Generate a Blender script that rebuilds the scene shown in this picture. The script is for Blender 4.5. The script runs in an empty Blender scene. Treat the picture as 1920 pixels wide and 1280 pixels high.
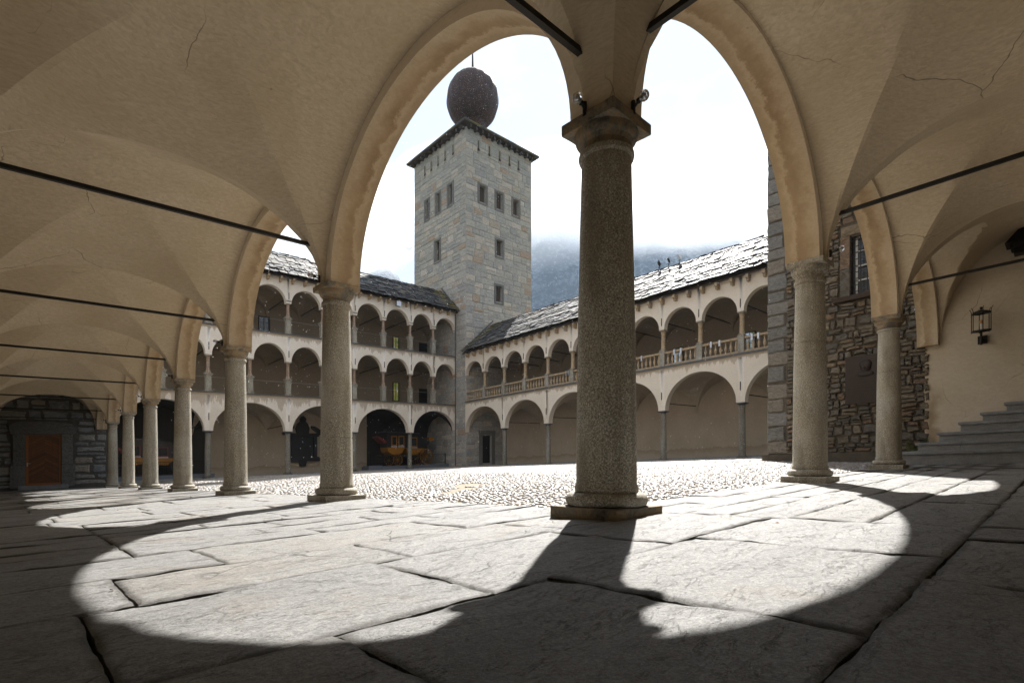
import bpy, bmesh, math, random
import numpy as np
from mathutils import Vector, Matrix, noise as mn

# ------------------------------------------------------------------ camera, sky, sun, exposure
scene = bpy.context.scene
COL = scene.collection
YAW = math.radians(43.447)
cam_d = bpy.data.cameras.new('camera'); cam = bpy.data.objects.new('camera', cam_d); COL.objects.link(cam)
cam.location = (-3.706, -2.731, 0.467)
cam.rotation_euler = (math.radians(90), 0, -YAW)
cam_d.sensor_width = 36.0; cam_d.lens = 18.48; cam_d.shift_y = 0.1169
cam_d.clip_start = 0.05; cam_d.clip_end = 12000
scene.camera = cam

SUN_TO = Vector((0.69, 0.445, 1.0)).normalized()          # from the ground towards the sun
SUN_EL = math.asin(SUN_TO.z); SUN_ROT = math.atan2(SUN_TO.x, SUN_TO.y)
world = bpy.data.worlds.new('World'); scene.world = world; world.use_nodes = True
wt = world.node_tree; wt.nodes.clear()
def wn(t): return wt.nodes.new(t)
w_out = wn('ShaderNodeOutputWorld'); w_bg = wn('ShaderNodeBackground'); w_cl = wn('ShaderNodeBackground'); w_mix = wn('ShaderNodeMixShader')
w_sky = wn('ShaderNodeTexSky'); w_sky.sky_type = 'NISHITA'; w_sky.sun_disc = False
w_sky.sun_elevation = SUN_EL; w_sky.sun_rotation = SUN_ROT
w_bg.inputs['Strength'].default_value = 0.10
wt.links.new(w_sky.outputs[0], w_bg.inputs['Color'])
w_tc = wn('ShaderNodeTexCoord'); w_mp = wn('ShaderNodeMapping'); w_mp.inputs['Scale'].default_value = (1, 1, 2.2)
w_no = wn('ShaderNodeTexNoise'); w_no.inputs['Scale'].default_value = 2.3; w_no.inputs['Detail'].default_value = 7; w_no.inputs['Roughness'].default_value = 0.55
w_rc = wn('ShaderNodeValToRGB'); w_rc.color_ramp.elements[0].position = 0.40; w_rc.color_ramp.elements[1].position = 0.62
w_rc.color_ramp.elements[0].color = (0.43, 0.455, 0.50, 1); w_rc.color_ramp.elements[1].color = (0.69, 0.69, 0.70, 1)
w_no2 = wn('ShaderNodeTexNoise'); w_no2.inputs['Scale'].default_value = 1.4; w_no2.inputs['Detail'].default_value = 5
w_rf = wn('ShaderNodeMapRange'); w_rf.inputs['From Min'].default_value = 0.3; w_rf.inputs['From Max'].default_value = 0.5
w_rf.inputs['To Min'].default_value = 0.95; w_rf.inputs['To Max'].default_value = 0.99
wt.links.new(w_tc.outputs['Generated'], w_mp.inputs[0]); wt.links.new(w_mp.outputs[0], w_no.inputs['Vector']); wt.links.new(w_mp.outputs[0], w_no2.inputs['Vector'])
wt.links.new(w_no.outputs[0], w_rc.inputs[0]); wt.links.new(w_rc.outputs[0], w_cl.inputs['Color']); w_cl.inputs['Strength'].default_value = 0.51
wt.links.new(w_no2.outputs[0], w_rf.inputs[0]); wt.links.new(w_rf.outputs[0], w_mix.inputs[0])
wt.links.new(w_bg.outputs[0], w_mix.inputs[1]); wt.links.new(w_cl.outputs[0], w_mix.inputs[2]); wt.links.new(w_mix.outputs[0], w_out.inputs[0])

sun_d = bpy.data.lights.new('sun', 'SUN'); sun_d.energy = 5.0; sun_d.angle = math.radians(0.55); sun_d.color = (1.0, 0.965, 0.91)
sun = bpy.data.objects.new('sun', sun_d); COL.objects.link(sun); sun.location = (30, 20, 60)
sun.rotation_euler = SUN_TO.to_track_quat('Z', 'Y').to_euler()
vs = scene.view_settings; vs.view_transform = 'Standard'; vs.look = 'None'; vs.exposure = 1.5; vs.gamma = 1.0; vs.use_curve_mapping = False
cy = scene.cycles
cy.use_denoising = True; cy.max_bounces = 8; cy.diffuse_bounces = 4; cy.glossy_bounces = 3; cy.transmission_bounces = 6; cy.volume_bounces = 3; cy.transparent_max_bounces = 12
cy.caustics_reflective = False; cy.caustics_refractive = False

# ------------------------------------------------------------------ helpers
# x runs along the right-hand arcade, y along the left-hand arcade, the corner column stands at 0,0.
# A height shear is added to the whole palace: floors, ledges and eaves rise along x and fall along y.
GX, GY = 0.0292, -0.0276
def gr(x, y): return GX*x + GY*y
def tag(o, label=None, cat=None, group=None, kind=None):
    if label: o['label'] = label
    if cat: o['category'] = cat
    if group: o['group'] = group
    if kind: o['kind'] = kind
    return o
ABS = {}
def place(o, parent, w):
    ABS[o.name] = Vector(w)
    COL.objects.link(o)
    if parent is not None:
        o.parent = parent; o.location = Vector(w) - ABS[parent.name]
    else: o.location = w
    return o
def empty(name, x, y, z, label=None, cat=None, group=None, grade=True):
    o = bpy.data.objects.new(name, None); o.empty_display_size = 0.3
    place(o, None, (x, y, z + (gr(x, y) if grade else 0)))
    return tag(o, label, cat, group)
def mesh_from(name, V, F, mats, midx=None, smooth=False):
    me = bpy.data.meshes.new(name)
    me.from_pydata([tuple(v) for v in V], [], F)
    for m in (mats if isinstance(mats, (list, tuple)) else [mats]): me.materials.append(m)
    if midx is not None: me.polygons.foreach_set('material_index', midx)
    if smooth: me.polygons.foreach_set('use_smooth', [True]*len(me.polygons))
    me.update(); return me
def clean(me, merge=True, normals=True):
    bm = bmesh.new(); bm.from_mesh(me)
    if merge: bmesh.ops.remove_doubles(bm, verts=bm.verts, dist=1e-5)
    if normals: bmesh.ops.recalc_face_normals(bm, faces=bm.faces)
    bm.to_mesh(me); bm.free(); return me
def build(name, V, F, mats, parent=None, org=None, midx=None, smooth=False, graded=True, fix=True, sharp=None):
    """mesh given in plain palace coordinates; org = its origin there"""
    if org is None:
        a = np.array([tuple(v) for v in V]); org = tuple((a.min(0)+a.max(0))/2)[:2] + (float(a[:, 2].min()),)
    ox, oy, oz = org
    L = [(x-ox, y-oy, z-oz + (gr(x-ox, y-oy) if graded else 0)) for x, y, z in V]
    me = mesh_from(name, L, F, mats, midx, smooth)
    if fix: clean(me)
    if sharp is not None and smooth:
        me.set_sharp_from_angle(angle=math.radians(sharp))
    o = bpy.data.objects.new(name, me)
    return place(o, parent, (ox, oy, oz + gr(ox, oy)))
def obj(name, me, w, parent=None, rot=None, scale=None):
    o = bpy.data.objects.new(name, me); place(o, parent, w)
    if rot is not None: o.rotation_euler = rot
    if scale is not None: o.scale = scale
    return o
class G:
    """collects simple shapes"""
    def __init__(s): s.V = []; s.F = []; s.M = []
    def add(s, V, F, m=0):
        n = len(s.V); s.V += [tuple(v) for v in V]; s.F += [tuple(i+n for i in f) for f in F]; s.M += [m]*len(F); return s
    def box(s, x0, x1, y0, y1, z0, z1, m=0):
        V = [(x, y, z) for z in (z0, z1) for y in (y0, y1) for x in (x0, x1)]
        return s.add(V, [(0,2,3,1),(4,5,7,6),(0,1,5,4),(2,6,7,3),(0,4,6,2),(1,3,7,5)], m)
    def prism(s, poly, d0, d1, fr, m=0):
        """poly [(s,z)] extruded between depths d0,d1 in frame fr(s,d,z)"""
        n = len(poly); V = [fr(a, d0, b) for a, b in poly] + [fr(a, d1, b) for a, b in poly]
        return s.add(V, [tuple(range(n)), tuple(range(2*n-1, n-1, -1))] + [(i, (i+1) % n, n+(i+1) % n, n+i) for i in range(n)], m)
    def lathe(s, prof, cx=0, cy=0, n=32, m=0, cap=True):
        V = []; F = []
        for r, z in prof:
            V += [(cx+r*math.cos(2*math.pi*i/n), cy+r*math.sin(2*math.pi*i/n), z) for i in range(n)]
        for k in range(len(prof)-1):
            F += [(k*n+i, k*n+(i+1) % n, (k+1)*n+(i+1) % n, (k+1)*n+i) for i in range(n)]
        if cap: F += [tuple(range(n-1, -1, -1)), tuple(range((len(prof)-1)*n, len(prof)*n))]
        return s.add(V, F, m)
    def tube(s, p, q, r, n=8, r2=None, m=0):
        p = Vector(p); q = Vector(q); d = (q-p).normalized(); r2 = r if r2 is None else r2
        a = d.orthogonal().normalized(); b = d.cross(a)
        V = [p+(a*math.cos(t)+b*math.sin(t))*r for t in [2*math.pi*i/n for i in range(n)]] + [q+(a*math.cos(t)+b*math.sin(t))*r2 for t in [2*math.pi*i/n for i in range(n)]]
        return s.add(V, [(i, (i+1) % n, n+(i+1) % n, n+i) for i in range(n)] + [tuple(range(n-1, -1, -1)), tuple(range(n, 2*n))], m)
    def obar(s, p, q, w, h, m=0):
        """rectangular bar"""
        p = Vector(p); q = Vector(q); d = (q-p).normalized(); u = Vector((0, 0, 1))
        if abs(d.z) > .95: u = Vector((1, 0, 0))
        a = d.cross(u).normalized(); b = a.cross(d)
        V = [e + a*(i*w/2) + b*(j*h/2) for e in (p, q) for i, j in ((-1,-1),(1,-1),(1,1),(-1,1))]
        return s.add(V, [(3,2,1,0),(4,5,6,7),(0,1,5,4),(1,2,6,5),(2,3,7,6),(3,0,4,7)], m)
    def sphere(s, c, r, n=16, k=10, m=0, sz=1):
        return s.lathe([(max(1e-4, r*math.sin(math.pi*i/k)), c[2]-r*sz*math.cos(math.pi*i/k)) for i in range(k+1)], c[0], c[1], n, m, False)
    def put(s, name, mats, parent=None, **kw): return build(name, s.V, s.F, mats, parent, midx=s.M, **kw)
def clip(poly, a, b, c):
    """keep the part of a polygon where a*x+b*y<=c"""
    out = []
    for i in range(len(poly)):
        p, q = poly[i], poly[(i+1) % len(poly)]
        fp = a*p[0]+b*p[1]-c; fq = a*q[0]+b*q[1]-c
        if fp <= 0: out.append(p)
        if (fp < 0) != (fq < 0) and abs(fp-fq) > 1e-12:
            t = fp/(fp-fq)
            if 0 < t < 1: out.append((p[0]+t*(q[0]-p[0]), p[1]+t*(q[1]-p[1])))
    return out

# ------------------------------------------------------------------ materials
class NT:
    def __init__(s, name):
        s.m = bpy.data.materials.new(name); s.m.use_nodes = True; s.t = s.m.node_tree
        s.b = s.t.nodes['Principled BSDF']; s.geo = s.t.nodes.new('ShaderNodeNewGeometry'); s.pos = s.geo.outputs['Position']
    def n(s, t): return s.t.nodes.new(t)
    def l(s, a, b): s.t.links.new(a, b)
    def setv(s, sock, v):
        if isinstance(v, (int, float)): sock.default_value = v
        elif isinstance(v, (tuple, list)): sock.default_value = tuple(v)+((1,) if len(v) == 3 and sock.type == 'RGBA' else ())
        else: s.l(v, sock)
    def map(s, vec, scale=(1,1,1), loc=(0,0,0), rot=(0,0,0)):
        m = s.n('ShaderNodeMapping'); s.l(vec, m.inputs[0]); m.inputs['Scale'].default_value = scale; m.inputs['Location'].default_value = loc; m.inputs['Rotation'].default_value = rot; return m.outputs[0]
    def noise(s, scale, detail=4, rough=.55, dist=0, vec=None, col=False):
        m = s.n('ShaderNodeTexNoise'); s.l(vec or s.pos, m.inputs['Vector']); m.inputs['Scale'].default_value = scale; m.inputs['Detail'].default_value = detail
        m.inputs['Roughness'].default_value = rough; m.inputs['Distortion'].default_value = dist; return m.outputs[1 if col else 0]
    def vor(s, scale, feat='F1', vec=None, out=0, rnd=1):
        m = s.n('ShaderNodeTexVoronoi'); s.l(vec or s.pos, m.inputs['Vector']); m.feature = feat; m.inputs['Scale'].default_value = scale; m.inputs['Randomness'].default_value = rnd; return m.outputs[out]
    def rng(s, f, a, b, c=0, d=1):
        m = s.n('ShaderNodeMapRange'); s.l(f, m.inputs[0]); m.inputs[1].default_value = a; m.inputs[2].default_value = b; m.inputs[3].default_value = c; m.inputs[4].default_value = d; return m.outputs[0]
    def ramp(s, f, stops):
        m = s.n('ShaderNodeValToRGB'); s.l(f, m.inputs[0]); cr = m.color_ramp
        while len(cr.elements) < len(stops): cr.elements.new(.5)
        for e, (p, c) in zip(cr.elements, stops): e.position = p; e.color = tuple(c)+(1,)
        return m.outputs[0]
    def mix(s, f, a, b, mode='MIX'):
        m = s.n('ShaderNodeMix'); m.data_type = 'RGBA'; m.blend_type = mode
        s.setv(m.inputs[0], f); s.setv(m.inputs[6], a); s.setv(m.inputs[7], b); return m.outputs[2]
    def math(s, op, a, b=0.0):
        m = s.n('ShaderNodeMath'); m.operation = op; s.setv(m.inputs[0], a); s.setv(m.inputs[1], b); return m.outputs[0]
    def vadd(s, a, b, k=1.0):
        m = s.n('ShaderNodeVectorMath'); m.operation = 'MULTIPLY_ADD'; s.l(b, m.inputs[0]); m.inputs[1].default_value = (k, k, k); s.l(a, m.inputs[2]); return m.outputs[0]
    def bump(s, h, dist, strength=1.0, prev=None):
        m = s.n('ShaderNodeBump'); s.l(h, m.inputs['Height']); m.inputs['Distance'].default_value = dist; m.inputs['Strength'].default_value = strength
        if prev is not None: s.l(prev, m.inputs['Normal'])
        return m.outputs[0]
    def sep(s, vec=None):
        m = s.n('ShaderNodeSeparateXYZ'); s.l(vec or s.pos, m.inputs[0]); return m.outputs
    def objco(s):
        return s.n('ShaderNodeTexCoord').outputs['Object']
    def rnd(s, island=False):
        return s.geo.outputs['Random Per Island'] if island else s.n('ShaderNodeObjectInfo').outputs['Random']
    def done(s, col, rough=.8, bump=None, metal=0, spec=None):
        s.setv(s.b.inputs['Base Color'], col); s.setv(s.b.inputs['Roughness'], rough); s.setv(s.b.inputs['Metallic'], metal)
        if spec is not None: s.b.inputs['Specular IOR Level'].default_value = spec
        if bump is not None: s.l(bump, s.b.inputs['Normal'])
        return s.m

def m_plaster(name, ca, cb, streak=(3, 3, 9), cracks=True, stain=None, bumpd=.004, grime=.35):
    t = NT(name)
    st = t.noise(5.5, 6, .62, .8, vec=t.map(t.pos, streak, rot=(.3, .2, .5)))
    big = t.noise(.55, 5, .6, .5)
    c = t.mix(t.rng(st, .35, .68), ca, cb)
    c = t.mix(t.rng(big, .38, .66, 0, grime), c, tuple(x*.66*y for x, y in zip(ca, (1, .92, .78))))
    sm = t.noise(70, 4, .7)
    c = t.mix(t.rng(sm, .55, .8, 0, .25), c, tuple(x*.6 for x in ca))
    sp = t.rng(t.vor(1.7), 0, .035, 1, 0); sp = t.math('MULTIPLY', sp, t.rng(t.noise(.9, 2), .5, .6))
    c = t.mix(t.math('MULTIPLY', sp, .7), c, (.06, .045, .03))
    h = t.math('ADD', st, t.math('MULTIPLY', sm, .35))
    if cracks:
        wv = t.vadd(t.pos, t.noise(1.5, 3, .5, 0, col=True), .5)
        e = t.vor(.5, 'DISTANCE_TO_EDGE', vec=wv)
        line = t.math('MULTIPLY', t.rng(e, 0.0, .0035, 1, 0), t.rng(t.noise(.7, 3), .5, .62))
        c = t.mix(t.math('MULTIPLY', line, .75), c, (.05, .038, .028))
        h = t.math('SUBTRACT', h, t.math('MULTIPLY', line, 1.5))
    if stain: c = stain(t, c)
    return t.done(c, .88, t.bump(h, bumpd, .6))
VAULT = m_plaster('vault_plaster', (.64, .545, .41), (.47, .39, .28), (2.2, 2.2, 11), bumpd=.006, grime=.5)
def ring_stain(axis):
    def f(t, c):
        # mineral run-off: ochre staining with a ragged pale edge nearer the courtyard
        x = t.sep()[axis]
        w = t.math('ADD', x, t.math('MULTIPLY', t.math('SUBTRACT', t.noise(2.0, 11, .78, .0), .5), .60))
        c = t.mix(t.rng(w, -.22, .02, 0, .55), c, (.40, .27, .135))
        band = t.math('MULTIPLY', t.math('MULTIPLY', t.rng(w, -.10, .07), t.rng(w, .09, .135, 1, 0)), t.rng(t.noise(1.6, 4, .6), .35, .6, .35, 1))
        c = t.mix(t.math('MULTIPLY', band, .6), c, (.21, .135, .07))
        c = t.mix(t.math('MULTIPLY', t.math('MULTIPLY', t.rng(w, .112, .14), t.rng(w, .14, .22, 1, 0)), .3), c, (.58, .50, .38))
        return t.mix(t.rng(w, .17, .26, 0, .6), c, (.34, .27, .18))
    return f
RINGX = m_plaster('arch_plaster_left', (.58, .48, .35), (.47, .38, .265), cracks=False, stain=ring_stain(0))
RINGY = m_plaster('arch_plaster_right', (.58, .48, .35), (.47, .38, .265), cracks=False, stain=ring_stain(1))
def drip_stain(zs, col=(.30, .215, .135)):
    def f(t, c):
        # rain streaks running down below each slate ledge (height above the sloping floors)
        p = t.sep(); zz = t.math('SUBTRACT', p[2], t.math('ADD', t.math('MULTIPLY', p[0], GX), t.math('MULTIPLY', p[1], GY)))
        n = t.noise(1.0, 5, .7, .4, vec=t.map(t.pos, (2.3, 2.3, .25)))
        n2 = t.noise(4.0, 3, .6)
        for z0, dep in zs:
            below = t.math('SUBTRACT', z0, zz)
            lim = t.math('MULTIPLY', t.rng(n, .42, .68), dep)
            mk = t.math('MULTIPLY', t.rng(t.math('SUBTRACT', lim, below), -.02, .12), t.rng(below, -.02, .0))
            c = t.mix(t.math('MULTIPLY', mk, .55), c, col)
            pale = t.math('MULTIPLY', t.math('MULTIPLY', t.rng(n2, .60, .64), t.rng(below, 0, .05)), t.rng(below, 1.0, 1.9, 1, 0))
            c = t.mix(t.math('MULTIPLY', pale, .45), c, (.72, .68, .62))
        return c
    return f
FACADE_A = m_plaster('facade_plaster_stained', (.84, .77, .68), (.75, .68, .58), (1.5, 1.5, 3), cracks=False, stain=drip_stain([(5.75, 1.1), (10.25, .6)]), bumpd=.008, grime=.25)
FACADE_B = m_plaster('facade_plaster', (.84, .76, .655), (.75, .67, .56), (1.5, 1.5, 3), cracks=False, stain=drip_stain([(5.85, .45)]), bumpd=.008, grime=.2)
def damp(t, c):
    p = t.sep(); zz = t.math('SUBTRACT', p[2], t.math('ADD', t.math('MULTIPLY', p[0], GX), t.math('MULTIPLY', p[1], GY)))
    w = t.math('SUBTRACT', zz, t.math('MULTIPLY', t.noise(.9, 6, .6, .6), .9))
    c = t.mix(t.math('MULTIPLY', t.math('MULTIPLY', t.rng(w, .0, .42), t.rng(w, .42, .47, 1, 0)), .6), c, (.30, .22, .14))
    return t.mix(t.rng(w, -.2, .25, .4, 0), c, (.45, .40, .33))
INNER_UP = m_plaster('shaded_gallery_plaster', (.27, .225, .165), (.22, .18, .13), (1.5, 1.5, 3), cracks=False, bumpd=.008)  # darker gallery plaster: shade of the deep upper galleries put into the colour
SHADE_DARK = m_plaster('shade_dark_plaster', (.05, .045, .038), (.035, .03, .026), (1.5, 1.5, 3), cracks=False, bumpd=.008)  # deep shade of the coach bays painted into wall and vault colour
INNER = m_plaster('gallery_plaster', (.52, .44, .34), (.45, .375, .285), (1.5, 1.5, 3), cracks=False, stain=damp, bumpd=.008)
def damp_corner(t, c):
    p = t.sep(); zz = t.math('SUBTRACT', p[2], .45)
    n = t.math('MULTIPLY', t.noise(1.6, 6, .6, .6), .8)
    dx = t.math('ADD', t.math('SUBTRACT', .14, p[1]), 0)            # distance from the corner along the wall
    w = t.math('MINIMUM', t.math('ADD', dx, n), t.math('ADD', t.math('MULTIPLY', zz, .75), n))
    up = t.rng(zz, 1.7, 2.3, 1, 0)
    c = t.mix(t.math('MULTIPLY', t.math('MULTIPLY', t.rng(w, .35, .55), t.rng(w, .62, .82, 1, 0)), t.math('MULTIPLY', up, .7)), c, (.25, .165, .08))
    return t.mix(t.math('MULTIPLY', t.rng(w, .30, .4, 1, 0), t.math('MULTIPLY', up, .6)), c, (.50, .42, .31))
YELLOW = m_plaster('yellow_plaster', (.60, .525, .41), (.52, .44, .33), (1.5, 1.5, 2.5), cracks=True, stain=damp_corner, bumpd=.006)

def m_granite(name, k=1.0, warm=1.0, scale=75):
    t = NT(name); oc = t.objco()
    a = t.noise(scale, 3, .75); b = t.vor(scale*1.15, out=1); bs = t.n('ShaderNodeRGBToBW'); t.l(b, bs.inputs[0])
    c = t.ramp(a, [(.30, (.035*k, .033*k, .030*k)), (.43, (.12*k, .112*k, .093*k)), (.55, (.25*k, .235*k, .195*k)), (.70, (.50*k, .475*k, .41*k))])
    c = t.mix(t.rng(bs.outputs[0], .75, .95, 0, .55), c, (.06*k, .055*k, .045*k))
    st = t.noise(1.1, 6, .62, .6, vec=t.map(oc, (3.0, 3.0, .55)))
    c = t.mix(t.rng(st, .47, .66, 0, .72), c, (.085*k, .074*k, .055*k), 'MIX'); c = t.mix(t.rng(t.noise(.7, 5, .6), .5, .68, 0, .4), c, (.36*k, .345*k, .31*k))
    p = t.noise(1.6, 4, .6); c = t.mix(t.rng(p, .42, .7, 0, .35), c, (.17*k, .135*k, .085*k))
    return t.done(c, .72, t.bump(t.math('ADD', a, t.math('MULTIPLY', p, 2.0)), .006, .8))
GRANITE = m_granite('granite', 1.6)
GRANITE_L = m_granite('pale_granite', 1.7, scale=60)
GRANITE_W = m_granite('grey_granite', 1.15, scale=34)
def m_capital(name, k=1.0):
    t = NT(name); n = t.noise(2.6, 7, .62, 1.6); f = t.noise(38, 4, .7)
    c = t.ramp(n, [(.32, (.05*k, .045*k, .038*k)), (.47, (.16*k, .14*k, .105*k)), (.56, (.30*k, .20*k, .10*k)), (.63, (.17*k, .155*k, .12*k)), (.8, (.28*k, .26*k, .2*k))])
    c = t.mix(t.rng(f, .4, .75, 0, .5), c, (.34*k, .31*k, .24*k))
    return t.done(c, .75, t.bump(t.math('ADD', n, t.math('MULTIPLY', f, .3)), .03, .7))
CAPITAL_DARK = m_capital('weathered_capital_stone', .85); CAPITAL = m_capital('capital_stone', 1.15)

def m_stone(name, pal, island=False, k=1.0, rough=.85, relief=.02, moss=0.0, fs=9, dk=(.06, .065, .07), tint=(1, 1, 1)):
    t = NT(name); r = t.rnd(island)
    n = t.noise(1.0, 6, .65, 1.2, vec=t.map(t.pos, (fs*.45, fs*.45, fs))); f = t.noise(26, 5, .7)
    stops = [(i/len(pal), tuple(k*x*y for x, y in zip(c, tint))) for i, c in enumerate(pal)]
    m = t.n('ShaderNodeValToRGB'); t.l(r, m.inputs[0]); m.color_ramp.interpolation = 'CONSTANT'
    while len(m.color_ramp.elements) < len(stops): m.color_ramp.elements.new(.5)
    for e, (p, c) in zip(m.color_ramp.elements, stops): e.position = p; e.color = c+(1,)
    c = m.outputs[0]
    c = t.mix(t.rng(n, .35, .75), t.mix(.55, c, dk), t.mix(.22, c, (.52*k, .52*k, .5*k)))
    c = t.mix(t.rng(f, .5, .8, 0, .3), c, (.10*k, .10*k, .10*k))
    if moss: c = t.mix(t.math('MULTIPLY', t.rng(t.noise(1.3, 5, .6), .5, .6), moss), c, (.12, .11, .03))
    return t.done(c, rough, t.bump(t.math('ADD', n, t.math('MULTIPLY', f, .4)), relief, .9))
PAL_T = [(.30,.325,.335),(.38,.39,.38),(.27,.295,.305),(.41,.405,.38),(.33,.355,.36),(.44,.43,.395),(.29,.315,.315),(.36,.375,.38),(.32,.34,.345),(.36,.335,.29),(.34,.36,.36),(.31,.33,.335),(.46,.455,.44),(.35,.37,.365),(.28,.305,.32),(.37,.385,.375),(.33,.345,.34),(.42,.41,.38),(.34,.27,.20),(.30,.32,.33),(.36,.37,.36)]
PAL_R = [(.17,.145,.105),(.22,.18,.12),(.13,.115,.09),(.27,.20,.115),(.16,.14,.11),(.20,.165,.12),(.12,.11,.09),(.28,.235,.165),(.15,.13,.10),(.24,.15,.08),(.13,.12,.10),(.23,.20,.145)]
PAL_D = [(.15,.155,.155),(.12,.125,.125),(.19,.185,.17),(.14,.145,.15),(.21,.195,.165),(.11,.115,.115),(.17,.17,.165),(.23,.19,.14)]
TSTONE = m_stone('tower_stone', PAL_T, k=.95, relief=.035, tint=(1.78, 1.60, 1.42)); TSTONE_I = m_stone('tower_stone_far', PAL_T, True, k=.95, relief=.035, tint=(1.78, 1.60, 1.42))
RSTONE = m_stone('rubble_stone', PAL_R, relief=.11, k=.88, dk=(.045, .040, .032), tint=(1.08, 1.0, .88)); RSTONE_I = m_stone('rubble_stone_small', PAL_R, True, relief=.11, k=.88, dk=(.045, .040, .032), tint=(1.08, 1.0, .88))
QUOIN = m_stone('quoin_stone', [(.20,.185,.155),(.155,.148,.13),(.24,.20,.145),(.175,.17,.155),(.21,.20,.18)], relief=.07, fs=14)
DSTONE = m_stone('dark_wall_stone', PAL_D, k=1.55, relief=.05)
def m_mortar(name, c0, c1, k=1):
    t = NT(name); n = t.noise(4, 6, .6); f = t.noise(40, 4, .7)
    c = t.mix(t.rng(n, .35, .65), c0, c1); c = t.mix(t.rng(f, .4, .7, 0, .4), c, tuple(x*.5 for x in c0))
    return t.done(c, .95, t.bump(t.math('ADD', n, f), .03, .8))
CREAM = m_mortar('loophole_mortar', (.40, .36, .28), (.28, .26, .21)); MORTAR_T = m_mortar('tower_mortar', (.42, .40, .36), (.32, .315, .29)); MORTAR_R = m_mortar('rubble_mortar', (.12, .10, .075), (.075, .066, .052)); MORTAR_D = m_mortar('dark_mortar', (.13, .12, .10), (.08, .078, .07))
def m_slab(name):
    t = NT(name); r = t.rnd(False)
    # schist paving: split along its bedding into thin flaked ledges, speckled with mica, rust and pale veins
    wv = t.vadd(t.pos, t.noise(1.1, 3, .55, 0, col=True), .45)
    fl = t.noise(1.0, 10, .64, .0, vec=t.map(wv, (1.0, 3.4, 3.0), rot=(0, 0, .16)))
    fl2 = t.noise(1.0, 8, .6, .0, vec=t.map(wv, (2.4, 7.0, 3.0), loc=(5, 2, 0), rot=(0, 0, .1)))
    def ledges(src, k, sh):
        m = t.math('MULTIPLY', src, k); return t.math('ADD', t.math('FLOOR', m), t.rng(t.math('FRACT', m), 0, sh))
    mid = t.noise(1.0, 7, .74, .0, vec=t.map(t.pos, (24, 33, 26), rot=(0, 0, .5))); gn = t.noise(150, 3, .8); gs = t.noise(430, 2, .7)
    pit = t.rng(t.noise(1.0, 5, .7, 0, vec=t.map(wv, (3.2, 22, 9), rot=(0, 0, .16))), .645, .68)
    c = t.ramp(r, [(0, (.36, .362, .36)), (.35, (.43, .424, .41)), (.6, (.385, .384, .38)), (.8, (.375, .36, .335)), (1, (.49, .475, .45))])
    c = t.mix(t.rng(fl, .35, .68), t.mix(.42, c, (.13, .13, .128)), t.mix(.15, c, (.55, .53, .5)))
    c = t.mix(t.rng(mid, .38, .70, 0, .62), c, (.12, .118, .114))
    c = t.mix(t.math('MULTIPLY', pit, .4), c, (.09, .085, .075)); g6 = t.noise(62, 5, .78); c = t.mix(t.rng(g6, .42, .64, 0, .68), c, (.085, .085, .083))
    c = t.mix(t.rng(gn, .45, .75, 0, .5), c, (.12, .12, .122)); c = t.mix(t.rng(gs, .56, .8, 0, .5), c, (.68, .66, .62))
    c = t.mix(t.rng(t.noise(.8, 5, .65, .5), .55, .75, 0, .4), c, (.27, .20, .125))
    at = t.n('ShaderNodeAttribute'); at.attribute_name = 'rim'      # earth and wear caught along the joints
    rm = t.math('ADD', at.outputs['Fac'], t.math('MULTIPLY', t.math('SUBTRACT', t.noise(9, 5, .7), .5), 1.1)); rm = t.math('MULTIPLY', rm, t.rng(at.outputs['Fac'], 0, .25))
    c = t.mix(t.rng(rm, .45, .95, 0, .9), c, (.055, .048, .038))
    cr = t.rng(t.vor(.8, 'DISTANCE_TO_EDGE', vec=t.vadd(t.pos, t.noise(1.6, 3, .5, 0, col=True), .5)), 0, .006, 0, 1)
    cr = t.math('MAXIMUM', cr, t.rng(t.noise(.9, 3), .5, .58, 1, 0))
    c = t.mix(t.math('SUBTRACT', 1.0, cr), c, (.05, .047, .042))
    h1 = ledges(fl, 7.0, .06); h2 = ledges(fl2, 5.0, .10)
    def seam(src, k, w): return t.rng(t.math('FRACT', t.math('MULTIPLY', src, k)), 0, w, 1, 0)     # shade under the flaked ledges painted as dark lines
    sm = t.math('MAXIMUM', seam(fl, 7.0, .035), t.math('MULTIPLY', seam(fl2, 5.0, .05), .8))
    sm = t.math('MULTIPLY', sm, t.rng(t.noise(5.5, 5, .7), .44, .60))
    c = t.mix(t.math('MULTIPLY', sm, .85), c, (.05, .046, .04))
    b = t.bump(h1, .016, 1.0); b = t.bump(t.math('ADD', h2, t.math('MULTIPLY', cr, 1.0)), .005, 1.0, b)
    b = t.bump(t.math('SUBTRACT', t.math('MULTIPLY', mid, 1.5), pit), .0085, 1.0, b); b = t.bump(g6, .010, 1.0, b); b = t.bump(gn, .0035, 1.0, b); b = t.bump(gs, .0016, .9, b)
    return t.done(c, t.rng(gn, .3, .7, .42, .7), b, spec=.5)
SLAB = m_slab('schist_slab')
def m_joint():
    t = NT('joint_earth'); n = t.noise(12, 6, .7); c = t.mix(t.rng(n, .35, .7), (.075, .066, .053), (.035, .031, .026)); return t.done(c, .95, t.bump(n, .03, .9))
JOINT = m_joint()
def m_cobble():
    t = NT('cobble_stone'); r = t.rnd(True)
    c = t.ramp(r, [(0, (.20, .20, .205)), (.25, (.30, .295, .285)), (.45, (.25, .20, .16)), (.6, (.34, .33, .31)), (.8, (.22, .225, .24)), (.93, (.36, .27, .19)), (1, (.45, .44, .42))])
    n = t.noise(30, 4, .7); c = t.mix(t.rng(n, .4, .7, 0, .4), c, (.14, .135, .13))
    return t.done(c, t.rng(t.noise(.5, 4), .35, .65, .22, .5), t.bump(n, .006, .8), spec=.6)
COBBLE = m_cobble()
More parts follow.
